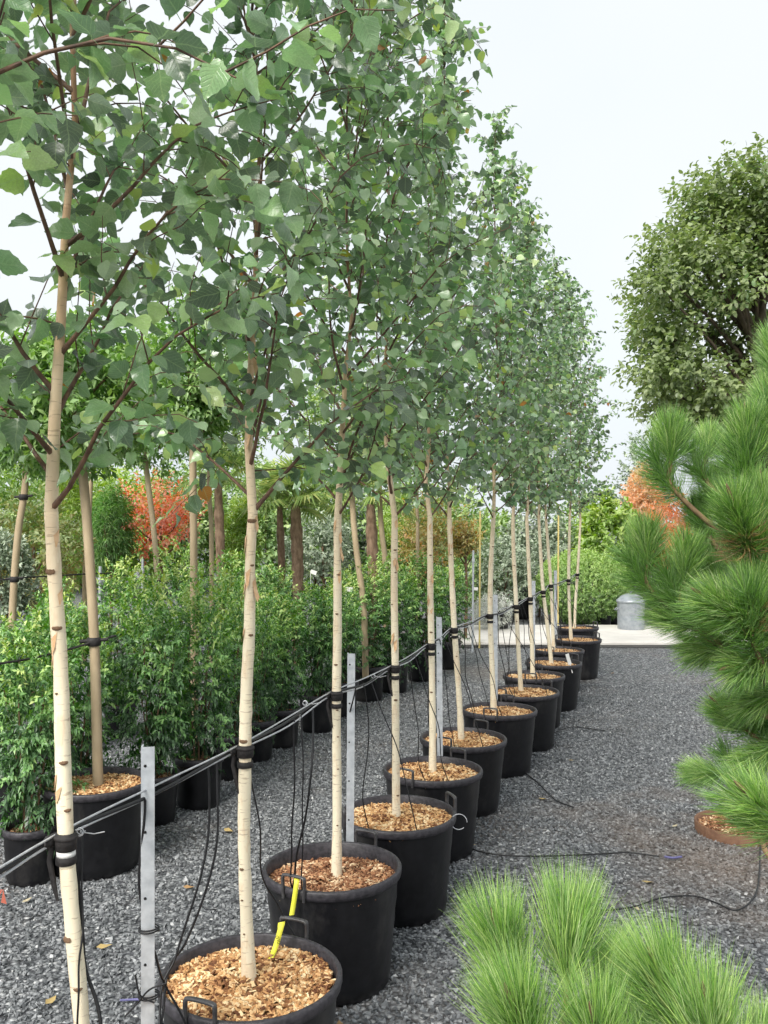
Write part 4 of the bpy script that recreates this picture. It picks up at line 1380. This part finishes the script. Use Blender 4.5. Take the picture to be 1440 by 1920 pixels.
for i, (px, d, ty, wpx, ps) in enumerate(SHRUBS):
    x = (px - 720) * d / F
    top = CZ - (ty - HY) * d / F
    row = 'front' if i < 14 else 'rear'
    n = i if i < 14 else i - 14
    e = empty('plant_pot', (x, d, 0))
    ob('pot_wall', SPM, M_pot, e, scale=(ps, ps, ps))
    ob('rim', SRM, M_rim, e, scale=(ps, ps, ps))
    mo = ob('mulch', SMUL, M_chip_red, e, (0, 0, 0.235 * ps), (0, 0, i), (ps, ps, 1))
    mo['kind'] = 'stuff'
    tag(e, f'small black pot of the {ORD[n]} leafy shrub from the front, {row} shrub row', 'plant pot', 'small pots of the shrub rows')
    sx = wpx * d / F / 0.80
    h0 = 0.235 * ps - 0.06
    top = top + 0.04 * math.sin(i * 2.7)
    zc_ = (h0 + top) / 2
    sz = (top - h0) / 2 / 0.54
    e = empty('leafy_shrub', (x, d, 0))
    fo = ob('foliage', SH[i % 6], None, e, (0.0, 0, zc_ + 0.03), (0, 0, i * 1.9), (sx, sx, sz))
    fo['kind'] = 'stuff'
    ob('stem', STEMS, M_stem, e, (0, 0, h0), (0, 0, i), (1, 1, (top - h0) * 0.9))
    extra = ' with paler new tips' if i in (3, 8, 12) else ''
    tag(e, f'{ORD[n]} green leafy shrub from the front in the {row} shrub row{extra}', 'shrub', 'potted leafy shrubs behind the birches')

# ------------------------------------------------------------------ palms
def frond_mesh(r):
    m = MB()
    m.tube(smoothed([(0, 0, 0), (0.16, 0, 0.10), (0.30, 0, 0.14)], 4), np.linspace(0.009, 0.006, 9), 4, tint=0.6)
    c = np.array([0.30, 0, 0.14])
    for k in range(22):
        a = math.radians(-115 + 230 * k / 21)
        d = np.array([math.cos(a), math.sin(a), 0.0])
        L = 0.34 * (0.75 + 0.25 * math.cos(a)) * r.uniform(0.9, 1.05)
        s = np.array([-math.sin(a), math.cos(a), 0]) * 0.014
        z = -0.10 * r.uniform(0.6, 1.3)
        V = [c, c + d * L * 0.5 + s + np.array([0, 0, 0.012]), c + d * L * 0.5 - s + np.array([0, 0, 0.012]), c + d * L * 0.5 + np.array([0, 0, -0.004]), c + d * L + np.array([0, 0, z])]
        m.add(V, [[0, 3, 1], [0, 2, 3], [1, 3, 4], [3, 2, 4]], tint=float(r.uniform(0.2, 1)))
    return m.mesh('frond')


FR = [frond_mesh(np.random.default_rng(80 + i)) for i in range(3)]
for k, (px, topy, d, rad, sc, lab) in enumerate([(526, 950, 11.0, 0.042, 1.0, 'slimmer of the two fan palms between the second and third birches'), (556, 945, 10.8, 0.066, 1.1, 'stouter of the two fan palms between the second and third birches'),
                                                  (412, 905, 10.2, 0.05, 0.9, 'fan palm with brown fibrous trunk beside the red maple'), (697, 945, 10.6, 0.062, 1.0, 'fan palm with fibrous trunk behind the fourth birch')]):
    q = P(px, topy, d)
    e = empty('fan_palm', (q[0], d, 0))
    m = MB()
    zz = np.linspace(0, q[2], 26)
    rr = rad * np.interp(zz / q[2], [0, 0.3, 0.85, 1], [0.8, 1.0, 1.1, 0.7]) * (1 + 0.09 * np.sin(np.arange(26) * 2.2))
    m.tube(np.stack([0.02 * np.sin(zz * 2), np.zeros(26), zz], 1), rr, 12)
    ob('trunk', m.mesh('trunk'), M_fibre, e)
    r = np.random.default_rng(85 + k)
    for f in range(14):
        az = f * 2.399 + r.uniform(-0.3, 0.3)
        el = math.radians(np.interp(f, [0, 13], [70, -25]))
        ob('frond', FR[f % 3], M_palm, e, (0, 0, q[2] - 0.03), (r.uniform(-0.3, 0.3), -el, az), (sc, sc, sc))
    tag(e, lab, 'palm', 'fan palms behind the shrubs')

# ------------------------------------------------------------------ trees and shrubs further back
def bush(px, d, top, bot, wpx, mat, name, label, cat, N=420, k=8, L=0.06, W=0.03, tmpl=T_LANCE, seed=0, group=None, trunk=True, trunk_mat=None, amp=0.35, shell=0.35, droop=0.3, cone=0.0, slen=0.14, depth=None, tint_top=0.25):
    r = np.random.default_rng(1200 + seed)
    zt, zb = CZ - (top - HY) * d / F, CZ - (bot - HY) * d / F
    zb = max(zb, 0.0)
    rx = wpx * d / F / 2
    rz_ = (zt - zb) / 2
    x = (px - 720) * d / F
    e = empty(name, (x, d, 0))
    me = blob_mesh('crown' if zb > 0.4 else 'foliage', r, (rx, depth or rx, rz_), N, k, slen, L, W, tmpl, mat, shell=shell, amp=amp, droop=droop, cone=cone, tint_top=tint_top)
    cr = ob('crown' if zb > 0.4 else 'foliage', me, None, e, (0, 0, (zt + zb) / 2))
    cr['kind'] = 'stuff'
    if trunk:
        tm = trunk_mat or M_stem
        rb = 0.02 + 0.02 * rx
        ob('trunk', MB().tube(smoothed([(0, 0, -0.02), (0.02, 0, zb * 0.6 + 0.1), (0, 0.01, (zt + zb) / 2)], 5), np.linspace(rb, rb * 0.5, 11), 8).mesh('trunk'), tm, e)
        for q in range(6):
            th = q * 2.4
            z0 = zb * 0.9 + 0.08 + 0.08 * q * rz_
            ob('bough', MB().tube(smoothed([(0, 0, z0), (0.35 * rx * math.cos(th), 0.35 * rx * math.sin(th), z0 + 0.4 * rz_), (0.8 * rx * math.cos(th), 0.8 * rx * math.sin(th), z0 + rz_)], 4), np.linspace(rb * 0.45, 0.003, 9), 5).mesh('bough'), tm, e)
    return tag(e, label, cat, group)


bush(300, 11.0, 900, 1042, 185, M_red, 'red_maple', 'small maple with coral red autumn leaves behind the shrubs', 'tree', N=420, k=8, L=0.05, W=0.03, seed=1, shell=0.2, amp=0.5, slen=0.2)
bush(800, 12.6, 935, 1080, 110, M_orange, 'autumn_shrub', 'yellow orange autumn shrub behind the fourth and fifth birches', 'shrub', N=420, seed=2, group='autumn shrubs', shell=0.1, amp=0.7, slen=0.25)
bush(872, 12.8, 960, 1060, 80, M_orange, 'autumn_shrub', 'orange autumn shrub behind the sixth birch', 'shrub', N=260, seed=3, group='autumn shrubs', shell=0.2, amp=0.5)
bush(1203, 18.0, 878, 1010, 95, M_peach, 'autumn_tree', 'pale orange autumn tree behind the lime shrub', 'tree', N=420, k=8, L=0.08, W=0.04, seed=4, amp=0.3, cone=0.5)
bush(1258, 16.5, 930, 1075, 80, M_coral, 'autumn_tree', 'bright orange red tree peeping past the pine', 'tree', N=420, k=8, L=0.07, W=0.04, seed=5)
bush(1143, 16.0, 915, 1115, 130, M_lime, 'lime_shrub', 'bright lime green rounded shrub at the end of the birch row', 'shrub', N=620, k=7, L=0.11, W=0.06, tmpl=T_OVAL, seed=6, amp=0.2)
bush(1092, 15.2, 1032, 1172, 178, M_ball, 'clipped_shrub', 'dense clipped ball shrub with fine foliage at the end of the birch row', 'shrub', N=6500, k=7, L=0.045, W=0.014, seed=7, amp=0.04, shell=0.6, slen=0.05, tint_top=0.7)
bush(1205, 17.0, 1000, 1150, 90, M_olive, 'grey_shrub', 'grey green shrub behind the lidded metal bin', 'shrub', N=380, L=0.07, W=0.03, seed=8, group='grey green shrubs')
bush(605, 13.0, 960, 1090, 140, M_olive, 'grey_shrub', 'grey green shrub behind the two palms', 'shrub', N=420, L=0.06, W=0.03, tmpl=T_OVAL, seed=9, group='grey green shrubs')
bush(945, 15.4, 990, 1130, 130, M_olive, 'grey_shrub', 'grey green shrub behind the silver plant', 'shrub', N=420, L=0.07, W=0.035, tmpl=T_OVAL, seed=10, group='grey green shrubs')
bush(885, 15.8, 1000, 1140, 90, M_green, 'leafy_bush', 'mid green bush behind the thin pale post', 'shrub', N=300, L=0.07, W=0.035, seed=11, group='bushes behind the rows')
bush(1010, 16.4, 1000, 1140, 100, M_olive, 'grey_shrub', 'grey green shrub behind the tenth birch', 'shrub', N=300, L=0.07, W=0.035, seed=12, group='grey green shrubs')
bush(205, 10.5, 905, 1080, 110, M_conifer, 'feathery_conifer', 'feathery green conifer beside the red maple', 'tree', N=900, k=8, L=0.10, W=0.006, seed=13, cone=0.4, droop=0.6, group='feathery conifers')
bush(128, 11.5, 895, 1090, 90, M_lime, 'feathery_conifer', 'yellow green feathery conifer behind the frontmost birch', 'tree', N=900, k=8, L=0.10, W=0.008, seed=14, cone=0.4, droop=0.6, group='feathery conifers')
bush(455, 11.0, 950, 1080, 60, M_lime, 'lime_fern_shrub', 'bright lime shrub behind the second birch trunk', 'shrub', N=300, L=0.09, W=0.02, seed=15)
bush(740, 13.2, 950, 1060, 70, M_lime, 'lime_fern_shrub', 'bright lime shrub behind the fourth birch trunk', 'shrub', N=300, L=0.09, W=0.02, seed=16)
bush(62, 9.0, 930, 1120, 170, M_tawny, 'autumn_shrub', 'tawny green shrub at the picture edge behind the leaning tree', 'shrub', N=420, L=0.06, W=0.03, tmpl=T_OVAL, seed=17, group='autumn shrubs', tint_top=0.6)
bush(15, 8.0, 980, 1180, 110, M_olive, 'grey_shrub', 'grey green shrub at the picture edge behind the shrub rows', 'shrub', N=420, L=0.05, W=0.025, tmpl=T_OVAL, seed=18, group='grey green shrubs')
bush(926, 13.9, 1116, 1178, 70, M_flower, 'silver_plant', 'low mound of silvery white foliage in a pot on the concrete', 'plant', N=420, k=8, L=0.05, W=0.012, seed=19, slen=0.06, amp=0.15, trunk=False)

FAR = [(-30, 840, 210, M_green), (60, 835, 200, M_lime), (150, 850, 190, M_green), (245, 868, 170, M_lime), (330, 855, 170, M_green), (420, 840, 180, M_green), (500, 862, 160, M_green), (590, 850, 170, M_green),
       (680, 895, 150, M_olive), (765, 890, 150, M_green), (850, 900, 150, M_green), (930, 930, 140, M_green), (1010, 935, 140, M_olive), (1085, 930, 130, M_green), (1330, 960, 150, M_green), (1420, 950, 160, M_olive), (1250, 985, 120, M_green)]
FAR_N = ['at the picture edge behind the leaning tan tree', 'behind the tawny shrub', 'behind the yellow green conifer', 'behind the red maple, shrub side', 'behind the red maple, palm side', 'behind the palm by the maple',
         'behind the second birch', 'above the two palms', 'behind the fourth palm', 'behind the fourth and fifth birches', 'behind the sixth birch', 'behind the seventh birch', 'behind the ninth birch', 'behind the last birches',
         'behind the tall pine', 'behind the trunk of the big maple', 'between the bin and the pine']
for i, (px, ty, w, mt) in enumerate(FAR):
    bush(px, 20.5 + (i % 3) * 1.6, ty, 1115, w * 1.15, mt, 'background_tree', 'hazy green tree ' + FAR_N[i], 'tree', N=700 if i < 10 else 420, k=8, L=0.13, W=0.07, tmpl=T_OVAL, seed=40 + i, group='trees closing off the nursery', shell=0.15, amp=0.3, slen=0.3)
bush(1215, 34.0, 815, 1080, 110, M_olive, 'pale_tree', 'pale grey green tree far off between the birches and the maple', 'tree', N=520, k=8, L=0.17, W=0.10, tmpl=T_OVAL, seed=70, shell=0.1, amp=0.4, slen=0.4)

# the big maple
def big_maple():
    r = np.random.default_rng(55)
    d = 15.0
    x = (1420 - 720) * d / F
    e = empty('big_maple', (x, d, 0))
    base = np.array([x, d, 0])
    ob('trunk', MB().tube(smoothed([(0, 0, -0.05), (0.03, 0, 1.5), (-0.05, 0, 3.0), (0.05, 0, 4.8), (0.1, 0, 6.6)], 5), np.linspace(0.20, 0.05, 21), 12).mesh('trunk'), M_dark, e)
    C, D = [], []
    clumps = []
    for q in range(44):
        dd_ = unit(r.standard_normal(3))
        rad = 0.35 + 0.65 * r.random() ** 0.5
        zz = 5.1 + dd_[2] * rad * 2.6
        wid = 1.8 * math.sqrt(max(0.05, 1 - ((zz - 4.9) / 3.1) ** 2)) + 0.25
        clumps.append(np.array([dd_[0] * rad * wid, dd_[1] * rad * wid, zz]))
    for (px, py) in [(1222, 620), (1230, 700), (1240, 540), (1265, 450), (1300, 405), (1350, 350), (1410, 310), (1255, 775), (1290, 560), (1330, 470), (1380, 640), (1300, 690), (1390, 540), (1400, 430), (1320, 620), (1250, 620),
                     (1270, 500), (1360, 560), (1430, 380), (1420, 480), (1440, 700), (1345, 720), (1235, 660), (1235, 740), (1260, 740), (1300, 775), (1350, 790), (1255, 580), (1390, 780), (1262, 690)]:
        q = P(px, py, d + r.uniform(-1.2, 1.0)) - base
        clumps.append(q)
    for q, c in enumerate(clumps):
        z0 = min(max(2.3, c[2] - 1.0 - 0.3 * np.linalg.norm(c[:2])), 5.8)
        ob('bough', MB().tube(smoothed([(0, 0, z0), c * 0.5 + np.array([0, 0, z0 * 0.5 + 0.1]), c], 4), np.linspace(0.05, 0.010, 9), 5).mesh('bough'), M_dark, e)
        n = 76
        dv = unit(r.standard_normal((n, 3)))
        rr = 0.62 * r.random(n) ** 0.5
        C.append(c + dv * rr[:, None] * np.array([1.0, 1.0, 0.65]))
        D.append(unit(dv + np.array([0, 0, 0.3]) + unit(c - np.array([0, 0, 4.5])) * 0.6))
    C, D = np.concatenate(C), np.concatenate(D)
    pos, ld, nr, si = sprays(r, C, D, 6, 0.24, 0.45, 1.0)
    st = r.random(len(clumps))
    tint = np.clip(0.5 * st[si // 76] + 0.5 * r.random(len(pos)), 0, 1)
    me = leaves('crown', pos, ld, nr, r.uniform(0.07, 0.115, len(pos)), r.uniform(0.05, 0.09, len(pos)), tint, T_OVAL, M_maple)
    cr = ob('crown', me, None, e)
    cr['kind'] = 'stuff'
    tag(e, 'big olive green maple with a dark trunk rising behind the pine', 'tree')


big_maple()

# ------------------------------------------------------------------ things by the concrete path
q = P(1183, 1190, 13.9)
e = empty('metal_bin', (q[0], 13.9, 0.08))
ob('body', MB().lathe([(0.001, 0), (0.195, 0.0), (0.2, 0.01), (0.203, 0.2), (0.2, 0.215), (0.205, 0.23), (0.207, 0.4), (0.212, 0.43), (0.205, 0.432)], 36).mesh('body'), M_bin, e)
lid = ob('lid', MB().lathe([(0.218, 0.415), (0.222, 0.418), (0.222, 0.445), (0.21, 0.455), (0.15, 0.51), (0.08, 0.545), (0.001, 0.555)], 36).mesh('lid'), M_bin, e)
ob('knob', MB().lathe([(0.012, 0.545), (0.012, 0.57), (0.022, 0.575), (0.022, 0.585), (0.001, 0.59)], 16).mesh('knob'), M_bin, lid)
for s in (-1, 1):
    ob('handle', MB().tube(smoothed([(s * 0.205, -0.05, 0.33), (s * 0.24, -0.04, 0.30), (s * 0.24, 0.04, 0.30), (s * 0.205, 0.05, 0.33)], 4), 0.006, 6).mesh('handle'), M_bin, e)
tag(e, 'galvanised metal bin with a domed lid on the concrete path', 'bin')
for k, (px, d, s, lab) in enumerate([(1132, 14.9, 1.0, 'small black pot between the clipped ball and the metal bin'), (1150, 15.3, 1.05, 'black pot close behind the metal bin'), (938, 14.0, 1.1, 'black pot of the silvery plant on the concrete'),
                                     (940, 16.0, 1.3, 'dark pot raised behind the silvery plant'), (980, 16.2, 1.7, 'large dark pot behind the eighth birch')]):
    e = empty('plant_pot', ((px - 720) * d / F, d, 0.08 if d < 14.3 else 0.0))
    z = 1.0
    ob('pot_wall', SPM, M_pot, e, scale=(s, s, s * 1.1))
    ob('rim', SRM, M_rim, e, scale=(s, s, s * 1.1))
    tag(e, lab, 'plant pot', 'pots by the concrete path')
for k, (px, ty, d, rad, mat, lab) in enumerate([(886, 1032, 12.0, 0.014, M_steel, 'thin pale metal post by the sixth birch'), (899, 958, 12.4, 0.012, M_bamboo, 'yellow cane stake beside the thin pale post'), (1046, 945, 13.0, 0.012, M_bamboo, 'yellow cane stake near the far birches'),
                                                (186, 1062, 8.8, 0.016, M_steel, 'pale metal post top among the shrubs behind the frontmost birch'), (266, 1048, 10.5, 0.016, M_steel, 'pale metal post below the red maple')]):
    q = P(px, ty, d)
    m = MB().tube([(q[0], d, 0), (q[0] + 0.01, d, q[2])], rad, 8)
    m.lathe([(rad * 1.4, q[2] - 0.16), (rad * 1.5, q[2] - 0.15), (rad * 1.5, q[2] - 0.12), (rad * 1.4, q[2] - 0.11)], 10, centre=(q[0] + 0.01, d, 0))
    tag(ob('stake', m.mesh('stake'), mat), lab, 'stake', 'stakes among the rear plants')

# rusty ring let into the gravel
q = P(1386, 1562, 5.05)
e = empty('rusty_ring', (q[0], q[1], 0))
ob('ring', MB().lathe([(0.235, -0.02), (0.238, 0.055), (0.232, 0.058), (0.226, 0.055), (0.224, -0.02)], 48).mesh('ring'), M_rust, e)
rg = np.random.default_rng(66)
me = mulch_mesh(rg, 0.218, 1200, 0.018)
so = ob('soil', me, M_chip_red, e, (0, 0, 0.03))
so['kind'] = 'stuff'
wv = blob_mesh('weeds', rg, (0.06, 0.05, 0.03), 30, 6, 0.04, 0.04, 0.008, T_LANCE, M_shrub)
wo = ob('weeds', wv, None, e, (0.0, 0.02, 0.055))
wo['kind'] = 'stuff'
tag(e, 'low rusty steel ring filled with brown soil on the gravel', 'ring')

# hoses lying on the gravel
def ground_hose(pts, rad, label, mat=None):
    sp = smoothed([np.array([(px - 720) * d / F, d, z]) for px, d, z in pts], 7)
    return tag(ob('ground_hose', MB().tube(sp, rad, 6).mesh('ground_hose'), mat or M_tube), label, 'hose', 'thin hoses on the gravel')


def gd(py):
    return CZ * F / (py - HY)


ground_hose([(px, gd(py), 0.02) for px, py in [(985, 1455), (1010, 1475), (1040, 1505), (1075, 1520)]], 0.004, 'short black hose curving on the gravel near the middle pots')
ground_hose([(px, gd(py), 0.02) for px, py in [(846, 1560), (870, 1590), (905, 1605), (960, 1612), (1040, 1612), (1130, 1608), (1180, 1606), (1235, 1613)]], 0.004, 'long thin black hose crossing the gravel to the blue fitting')
ground_hose([(px, gd(py), 0.02) for px, py in [(1040, 1378), (1070, 1368), (1100, 1370), (1135, 1375)]], 0.004, 'thin black hose on the gravel by the far pots')
ground_hose([(px, gd(py), 0.02) for px, py in [(1100, 1712), (1140, 1715), (1190, 1708), (1240, 1692), (1300, 1688), (1340, 1700), (1375, 1715), (1400, 1706), (1418, 1680), (1424, 1640), (1425, 1590)]], 0.0038, 'thick black hose snaking across the gravel below the rusty ring')
ground_hose([(px, gd(py), 0.018) for px, py in [(1246, 1613), (1262, 1615), (1278, 1613)]], 0.006, 'short blue plastic fitting on the gravel hose', M_blue)
ground_hose([(px, gd(py), 0.018) for px, py in [(225, 1885), (242, 1884), (262, 1883)]], 0.0045, 'short blue strip on the gravel beside the front post', M_blue)

# fallen leaves
fl = MB()
fl.add(np.array([(0, 0, 0.004), (.3, .22, .012), (.6, .2, .004), (1, .02, .014), (.6, -.2, .010), (.3, -.22, .003), (.5, 0, 0.0)]) * np.array([0.06, 0.06, 0.5]),
       [[0, 6, 1], [1, 6, 2], [2, 6, 3], [0, 5, 6], [5, 4, 6], [4, 3, 6]], tint=0.5)
FALL = []
for t in (0.1, 0.5, 0.9):
    mcopy = MB()
    mcopy.add(fl.v[0], fl.f, tint=t)
    FALL.append(mcopy.mesh('fallen_leaf'))
FL = [(343, 1670, 0, 'tan fallen leaf on the gravel between the front post and the second birch'), (85, 1893, 1, 'yellow fallen leaf on the gravel by the frontmost trunk'), (1030, 1505, 1, 'yellow fallen leaf beside the middle pots'), (1270, 1552, 2, 'pale fallen leaf near the rusty ring'),
      (1178, 1790, 0, 'brown fallen leaf beside the near pine'), (868, 1592, 1, 'yellow fallen leaf at the foot of a birch pot'), (1196, 1715, 2, 'pale fallen leaf beside the snaking hose'), (1228, 1662, 1, 'small yellow leaf between the two hoses'),
      (1150, 1264, 0, 'orange fallen leaf on the far gravel'), (1435, 1825, 2, 'pale fallen leaf at the lower picture edge'), (180, 1785, 1, 'yellow fallen leaf behind the frontmost trunk'), (640, 1945, 0, 'brown leaf below the pots'), (1080, 1430, 1, 'small greenish leaf on the gravel path'),
      (60, 1690, 2, 'pale leaf on the gravel left of the frontmost trunk'), (420, 1560, 1, 'yellow leaf beneath the wire behind the second birch')]
for k, (px, py, v, lab) in enumerate(FL):
    d = gd(py)
    o = ob('fallen_leaf', FALL[v], M_fallen, None, ((px - 720) * d / F, d, 0.018), (0.15, 0.1, k * 1.3), (0.9 + 0.3 * (k % 3) / 2,) * 3)
    tag(o, lab, 'leaf', 'fallen leaves on the gravel')
# a scrap of red ribbon on the wire at the picture edge
q = P(6, 1668, 1.45)
m = MB()
for k in range(5):
    a = k * 1.1
    m.add([q, q + np.array([0.02 * math.cos(a), 0.004 * k - 0.01, 0.014 * math.sin(a) - 0.01]), q + np.array([0.017 * math.cos(a + 0.5), 0.004 * k - 0.01, 0.014 * math.sin(a + 0.5) - 0.012])], [[0, 1, 2]])
tag(ob('red_ribbon', m.mesh('red_ribbon', smooth=False), M_redribbon), 'scrap of red ribbon on the wire at the picture edge', 'ribbon')

# ------------------------------------------------------------------ pines
def tuft_mesh(r, n, Ln, Ls, wide, tip, name='needle_tuft', w=0.0013, dark=1.0, even=False, soft=False):
    """needles in a brush along +Z"""
    t = r.random(n) ** 0.8
    ph = r.random(n) * 6.283
    ang = np.radians(np.interp(t, [0, 1], [wide, tip]) + r.normal(0, 7, n))
    if even:                                                # shaving-brush spread
        ang = np.radians(wide * np.sqrt(r.random(n)) * np.interp(t, [0, 1], [1.15, 0.95]))
    d = np.stack([np.sin(ang) * np.cos(ph), np.sin(ang) * np.sin(ph), np.cos(ang)], 1)
    p = np.stack([0.004 * np.cos(ph), 0.004 * np.sin(ph), t * Ls], 1)
    L = Ln * r.uniform(0.75, 1.1, n)
    if even:                                                # brush: the tips end near one level
        L = Ln * (1.12 - 0.25 * t) * r.uniform(0.85, 1.05, n)
    bend = 0.18 * np.stack([np.zeros(n), np.zeros(n), np.ones(n)], 1) + 0.07 * r.standard_normal((n, 3))
    mid = p + d * (L * 0.5)[:, None]
    tipv = p + unit(d + bend) * L[:, None]
    s = unit(np.cross(d, r.standard_normal((n, 3)))) * w * 0.5
    V = np.stack([p - s, p + s, mid - s, mid + s, tipv], 1)
    base = np.array([0, 1, 3, 2, 2, 3, 4])
    idx = (base[None] + (np.arange(n) * 5)[:, None]).ravel()
    cnt = np.tile([4, 3], n)
    tint = np.repeat(np.clip((0.1 + 0.9 * r.beta(1.9, 2.1, n)) if soft else r.beta(1.4, 1.5, n) * dark, 0, 1), 5).reshape(n, 5)
    return mesh_np(name, V.reshape(-1, 3), cnt, idx, tint.ravel())


def shoot_mesh(Ls):
    m = MB().tube([(0, 0, -0.03), (0, 0, Ls * 0.5), (0, 0, Ls), (0, 0, Ls + 0.012)], [0.005, 0.0045, 0.004, 0.001], 6)
    return m.mesh('shoot')


TUFT_A = [tuft_mesh(np.random.default_rng(300 + i), 620, 0.16, 0.10, 36, 20, w=0.0015, even=True, soft=True) for i in range(3)]
TUFT_B = [tuft_mesh(np.random.default_rng(310 + i), 640, 0.105, 0.10, 50, 14, w=0.0016, even=True, soft=True) for i in range(3)]
TUFT_OLD = [tuft_mesh(np.random.default_rng(330 + i), 380, 0.115, 0.13, 62, 35, w=0.0018, dark=0.55) for i in range(2)]
TUFT_D = [tuft_mesh(np.random.default_rng(320), 260, 0.11, 0.06, 95, 60, w=0.0017)]
SHOOT = shoot_mesh(0.15)


def pine(name, trunk_pts, trunk_r, shoots, label, tufts, pot_label, collar=2):
    base = np.array([trunk_pts[0][0], trunk_pts[0][1], 0])
    e = empty(name, base)
    tp = smoothed(trunk_pts, 6)
    ob('trunk', MB().tube(tp - base, np.linspace(trunk_r, trunk_r * 0.35, len(tp)), 10).mesh('trunk'), M_pinebark, e)
    r = np.random.default_rng(int(base[0] * 1000) % 997)
    for k, (b, t, sc, dead) in enumerate(shoots):
        b, t = np.asarray(b, dtype=float), np.asarray(t, dtype=float)
        dirv = unit(t - b)
        z0 = np.clip(b[2] - 0.18 - 0.35 * np.linalg.norm(b[:2] - tp[-1][:2]), tp[0][2] + 0.1, tp[-1][2])
        o = np.array([np.interp(z0, tp[:, 2], tp[:, 0]), np.interp(z0, tp[:, 2], tp[:, 1]), z0])
        hor = np.array([b[0] - o[0], b[1] - o[1], 0])
        path_ = smoothed([o, o + hor * 0.45 + np.array([0, 0, (b[2] - o[2]) * 0.25]), b - dirv * 0.07, b + dirv * 0.005], 5)
        br = ob('branch', MB().tube(path_ - base, np.linspace(0.009, 0.005, len(path_)), 6).mesh('branch'), M_pinebark, e)
        quat = Vector(dirv).to_track_quat('Z', 'Y')
        def put(nm, me, mat, p, qt, s):
            oo = bpy.data.objects.new(nm, me)
            if len(me.materials) == 0:
                me.materials.append(mat)
            col.objects.link(oo)
            oo.parent = br
            oo.location = Vector(p - base)
            oo.rotation_mode = 'QUATERNION'
            oo.rotation_quaternion = qt @ Vector((0, 0, 1)).rotation_difference(Vector((0, 0, 1)))
            oo.scale = (s, s, s)
            return oo
        from mathutils import Quaternion
        spin = Quaternion((0, 0, 1), r.random() * 6.28)
        put('needle_tuft', tufts[k % len(tufts)], M_needle, b, quat @ spin, sc)
        put('shoot', SHOOT, M_pinebark, b, quat, sc)
        for c in range(collar):                              # older needles further down the branch
            u = -1 - int((c + 0.35) * len(path_) * 0.12)
            pp = path_[u]
            dv = unit(path_[u] - path_[u - 1])
            qt = Vector(dv).to_track_quat('Z', 'Y') @ Quaternion((0, 0, 1), r.random() * 6.28)
            put('needle_tuft', TUFT_OLD[(k + c) % 2], M_needle, pp, qt, sc * 0.84)
        if dead:
            dn = put('dead_needles', TUFT_D[0], M_brown_needle, b - dirv * 0.03, quat @ spin, 0.9)
    tag(e, label, 'tree', 'young pines in the foreground')
    pe = empty('plant_pot', base)
    ob('pot_wall', SPM, M_pot, pe, scale=(1.2, 1.2, 1.2))
    ob('rim', SRM, M_rim, pe, scale=(1.2, 1.2, 1.2))
    mo = ob('mulch', SMUL, M_chip_red, pe, (0, 0, 0.28), (0, 0, 1), (1.2, 1.2, 1))
    mo['kind'] = 'stuff'
    tag(pe, pot_label, 'plant pot', 'pots of the young pines')
    return e


def S(bx, by, tx, ty, d, dt=0.0, sc=1.0, dead=False):
    return (P(bx, by, d), P(tx, ty, d + dt), sc, dead)


pine('young_pine', [(0.44, 1.55, 0.25), (0.42, 1.57, 0.5), (0.40, 1.58, 0.78)], 0.016,
     [S(965, 1868, 925, 1718, 1.60, 0.0, 1.0), S(1062, 1868, 1068, 1708, 1.62, 0.03, 1.08), S(1110, 1888, 1160, 1788, 1.66, 0.05, 0.8), S(1290, 1948, 1238, 1828, 1.52, 0.0, 1.05), S(1000, 2003, 968, 1908, 1.42, -0.02, 1.0),
      S(1130, 2028, 1112, 1918, 1.40, -0.03, 0.95), S(1345, 2028, 1330, 1928, 1.45, 0.0, 1.0), S(1210, 2008, 1200, 1918, 1.62, 0.1, 1.0), S(1420, 2078, 1440, 1978, 1.5, 0.05, 0.9)],
     'low young pine with long bright needles at the lower picture edge', TUFT_A, 'pot of the low young pine, below the picture edge', collar=1)

pine('young_pine', [(1.10, 2.35, 0.25), (1.09, 2.36, 0.9), (1.07, 2.36, 1.5), (1.05, 2.36, 2.15)], 0.024,
     [S(1258, 868, 1250, 800, 2.35, 0.0, 0.85), S(1325, 858, 1328, 800, 2.40, 0.05, 0.7), S(1405, 872, 1400, 800, 2.30, 0.0, 1.0), S(1450, 800, 1445, 720, 2.35, 0.05, 1.0), S(1462, 700, 1450, 610, 2.40, 0.05, 0.9),
      S(1318, 975, 1292, 905, 2.50, 0.15, 0.7), S(1215, 1060, 1200, 970, 2.38, 0.0, 0.85), S(1283, 1090, 1282, 1010, 2.36, 0.0, 0.85), S(1400, 1015, 1370, 930, 2.22, -0.05, 1.05, True), S(1435, 1000, 1428, 910, 2.25, 0.0, 1.0),
      S(1400, 1160, 1310, 1110, 2.20, -0.03, 1.05), S(1412, 1160, 1408, 1070, 2.22, 0.0, 1.0, True), S(1300, 1178, 1230, 1140, 2.36, 0.05, 0.85), S(1370, 1205, 1290, 1215, 2.38, 0.05, 0.9), S(1440, 1230, 1370, 1250, 2.28, -0.05, 1.0),
      S(1345, 1060, 1330, 990, 2.45, 0.1, 0.8), S(1350, 930, 1340, 870, 2.48, 0.1, 0.8),
      S(1400, 1370, 1335, 1310, 2.42, 0.0, 0.85), S(1352, 1452, 1275, 1440, 2.50, 0.05, 0.7), S(1450, 1400, 1400, 1430, 2.40, 0.0, 0.85), S(1440, 1320, 1420, 1250, 2.5, 0.1, 0.9), S(1462, 1300, 1420, 1310, 2.35, 0.0, 0.9),
      S(1475, 1560, 1388, 1475, 1.75, -0.03, 1.0)],
     'tall young pine with dense green needle tufts along the picture edge', TUFT_B, 'pot of the tall young pine, beyond the picture edge', collar=4)
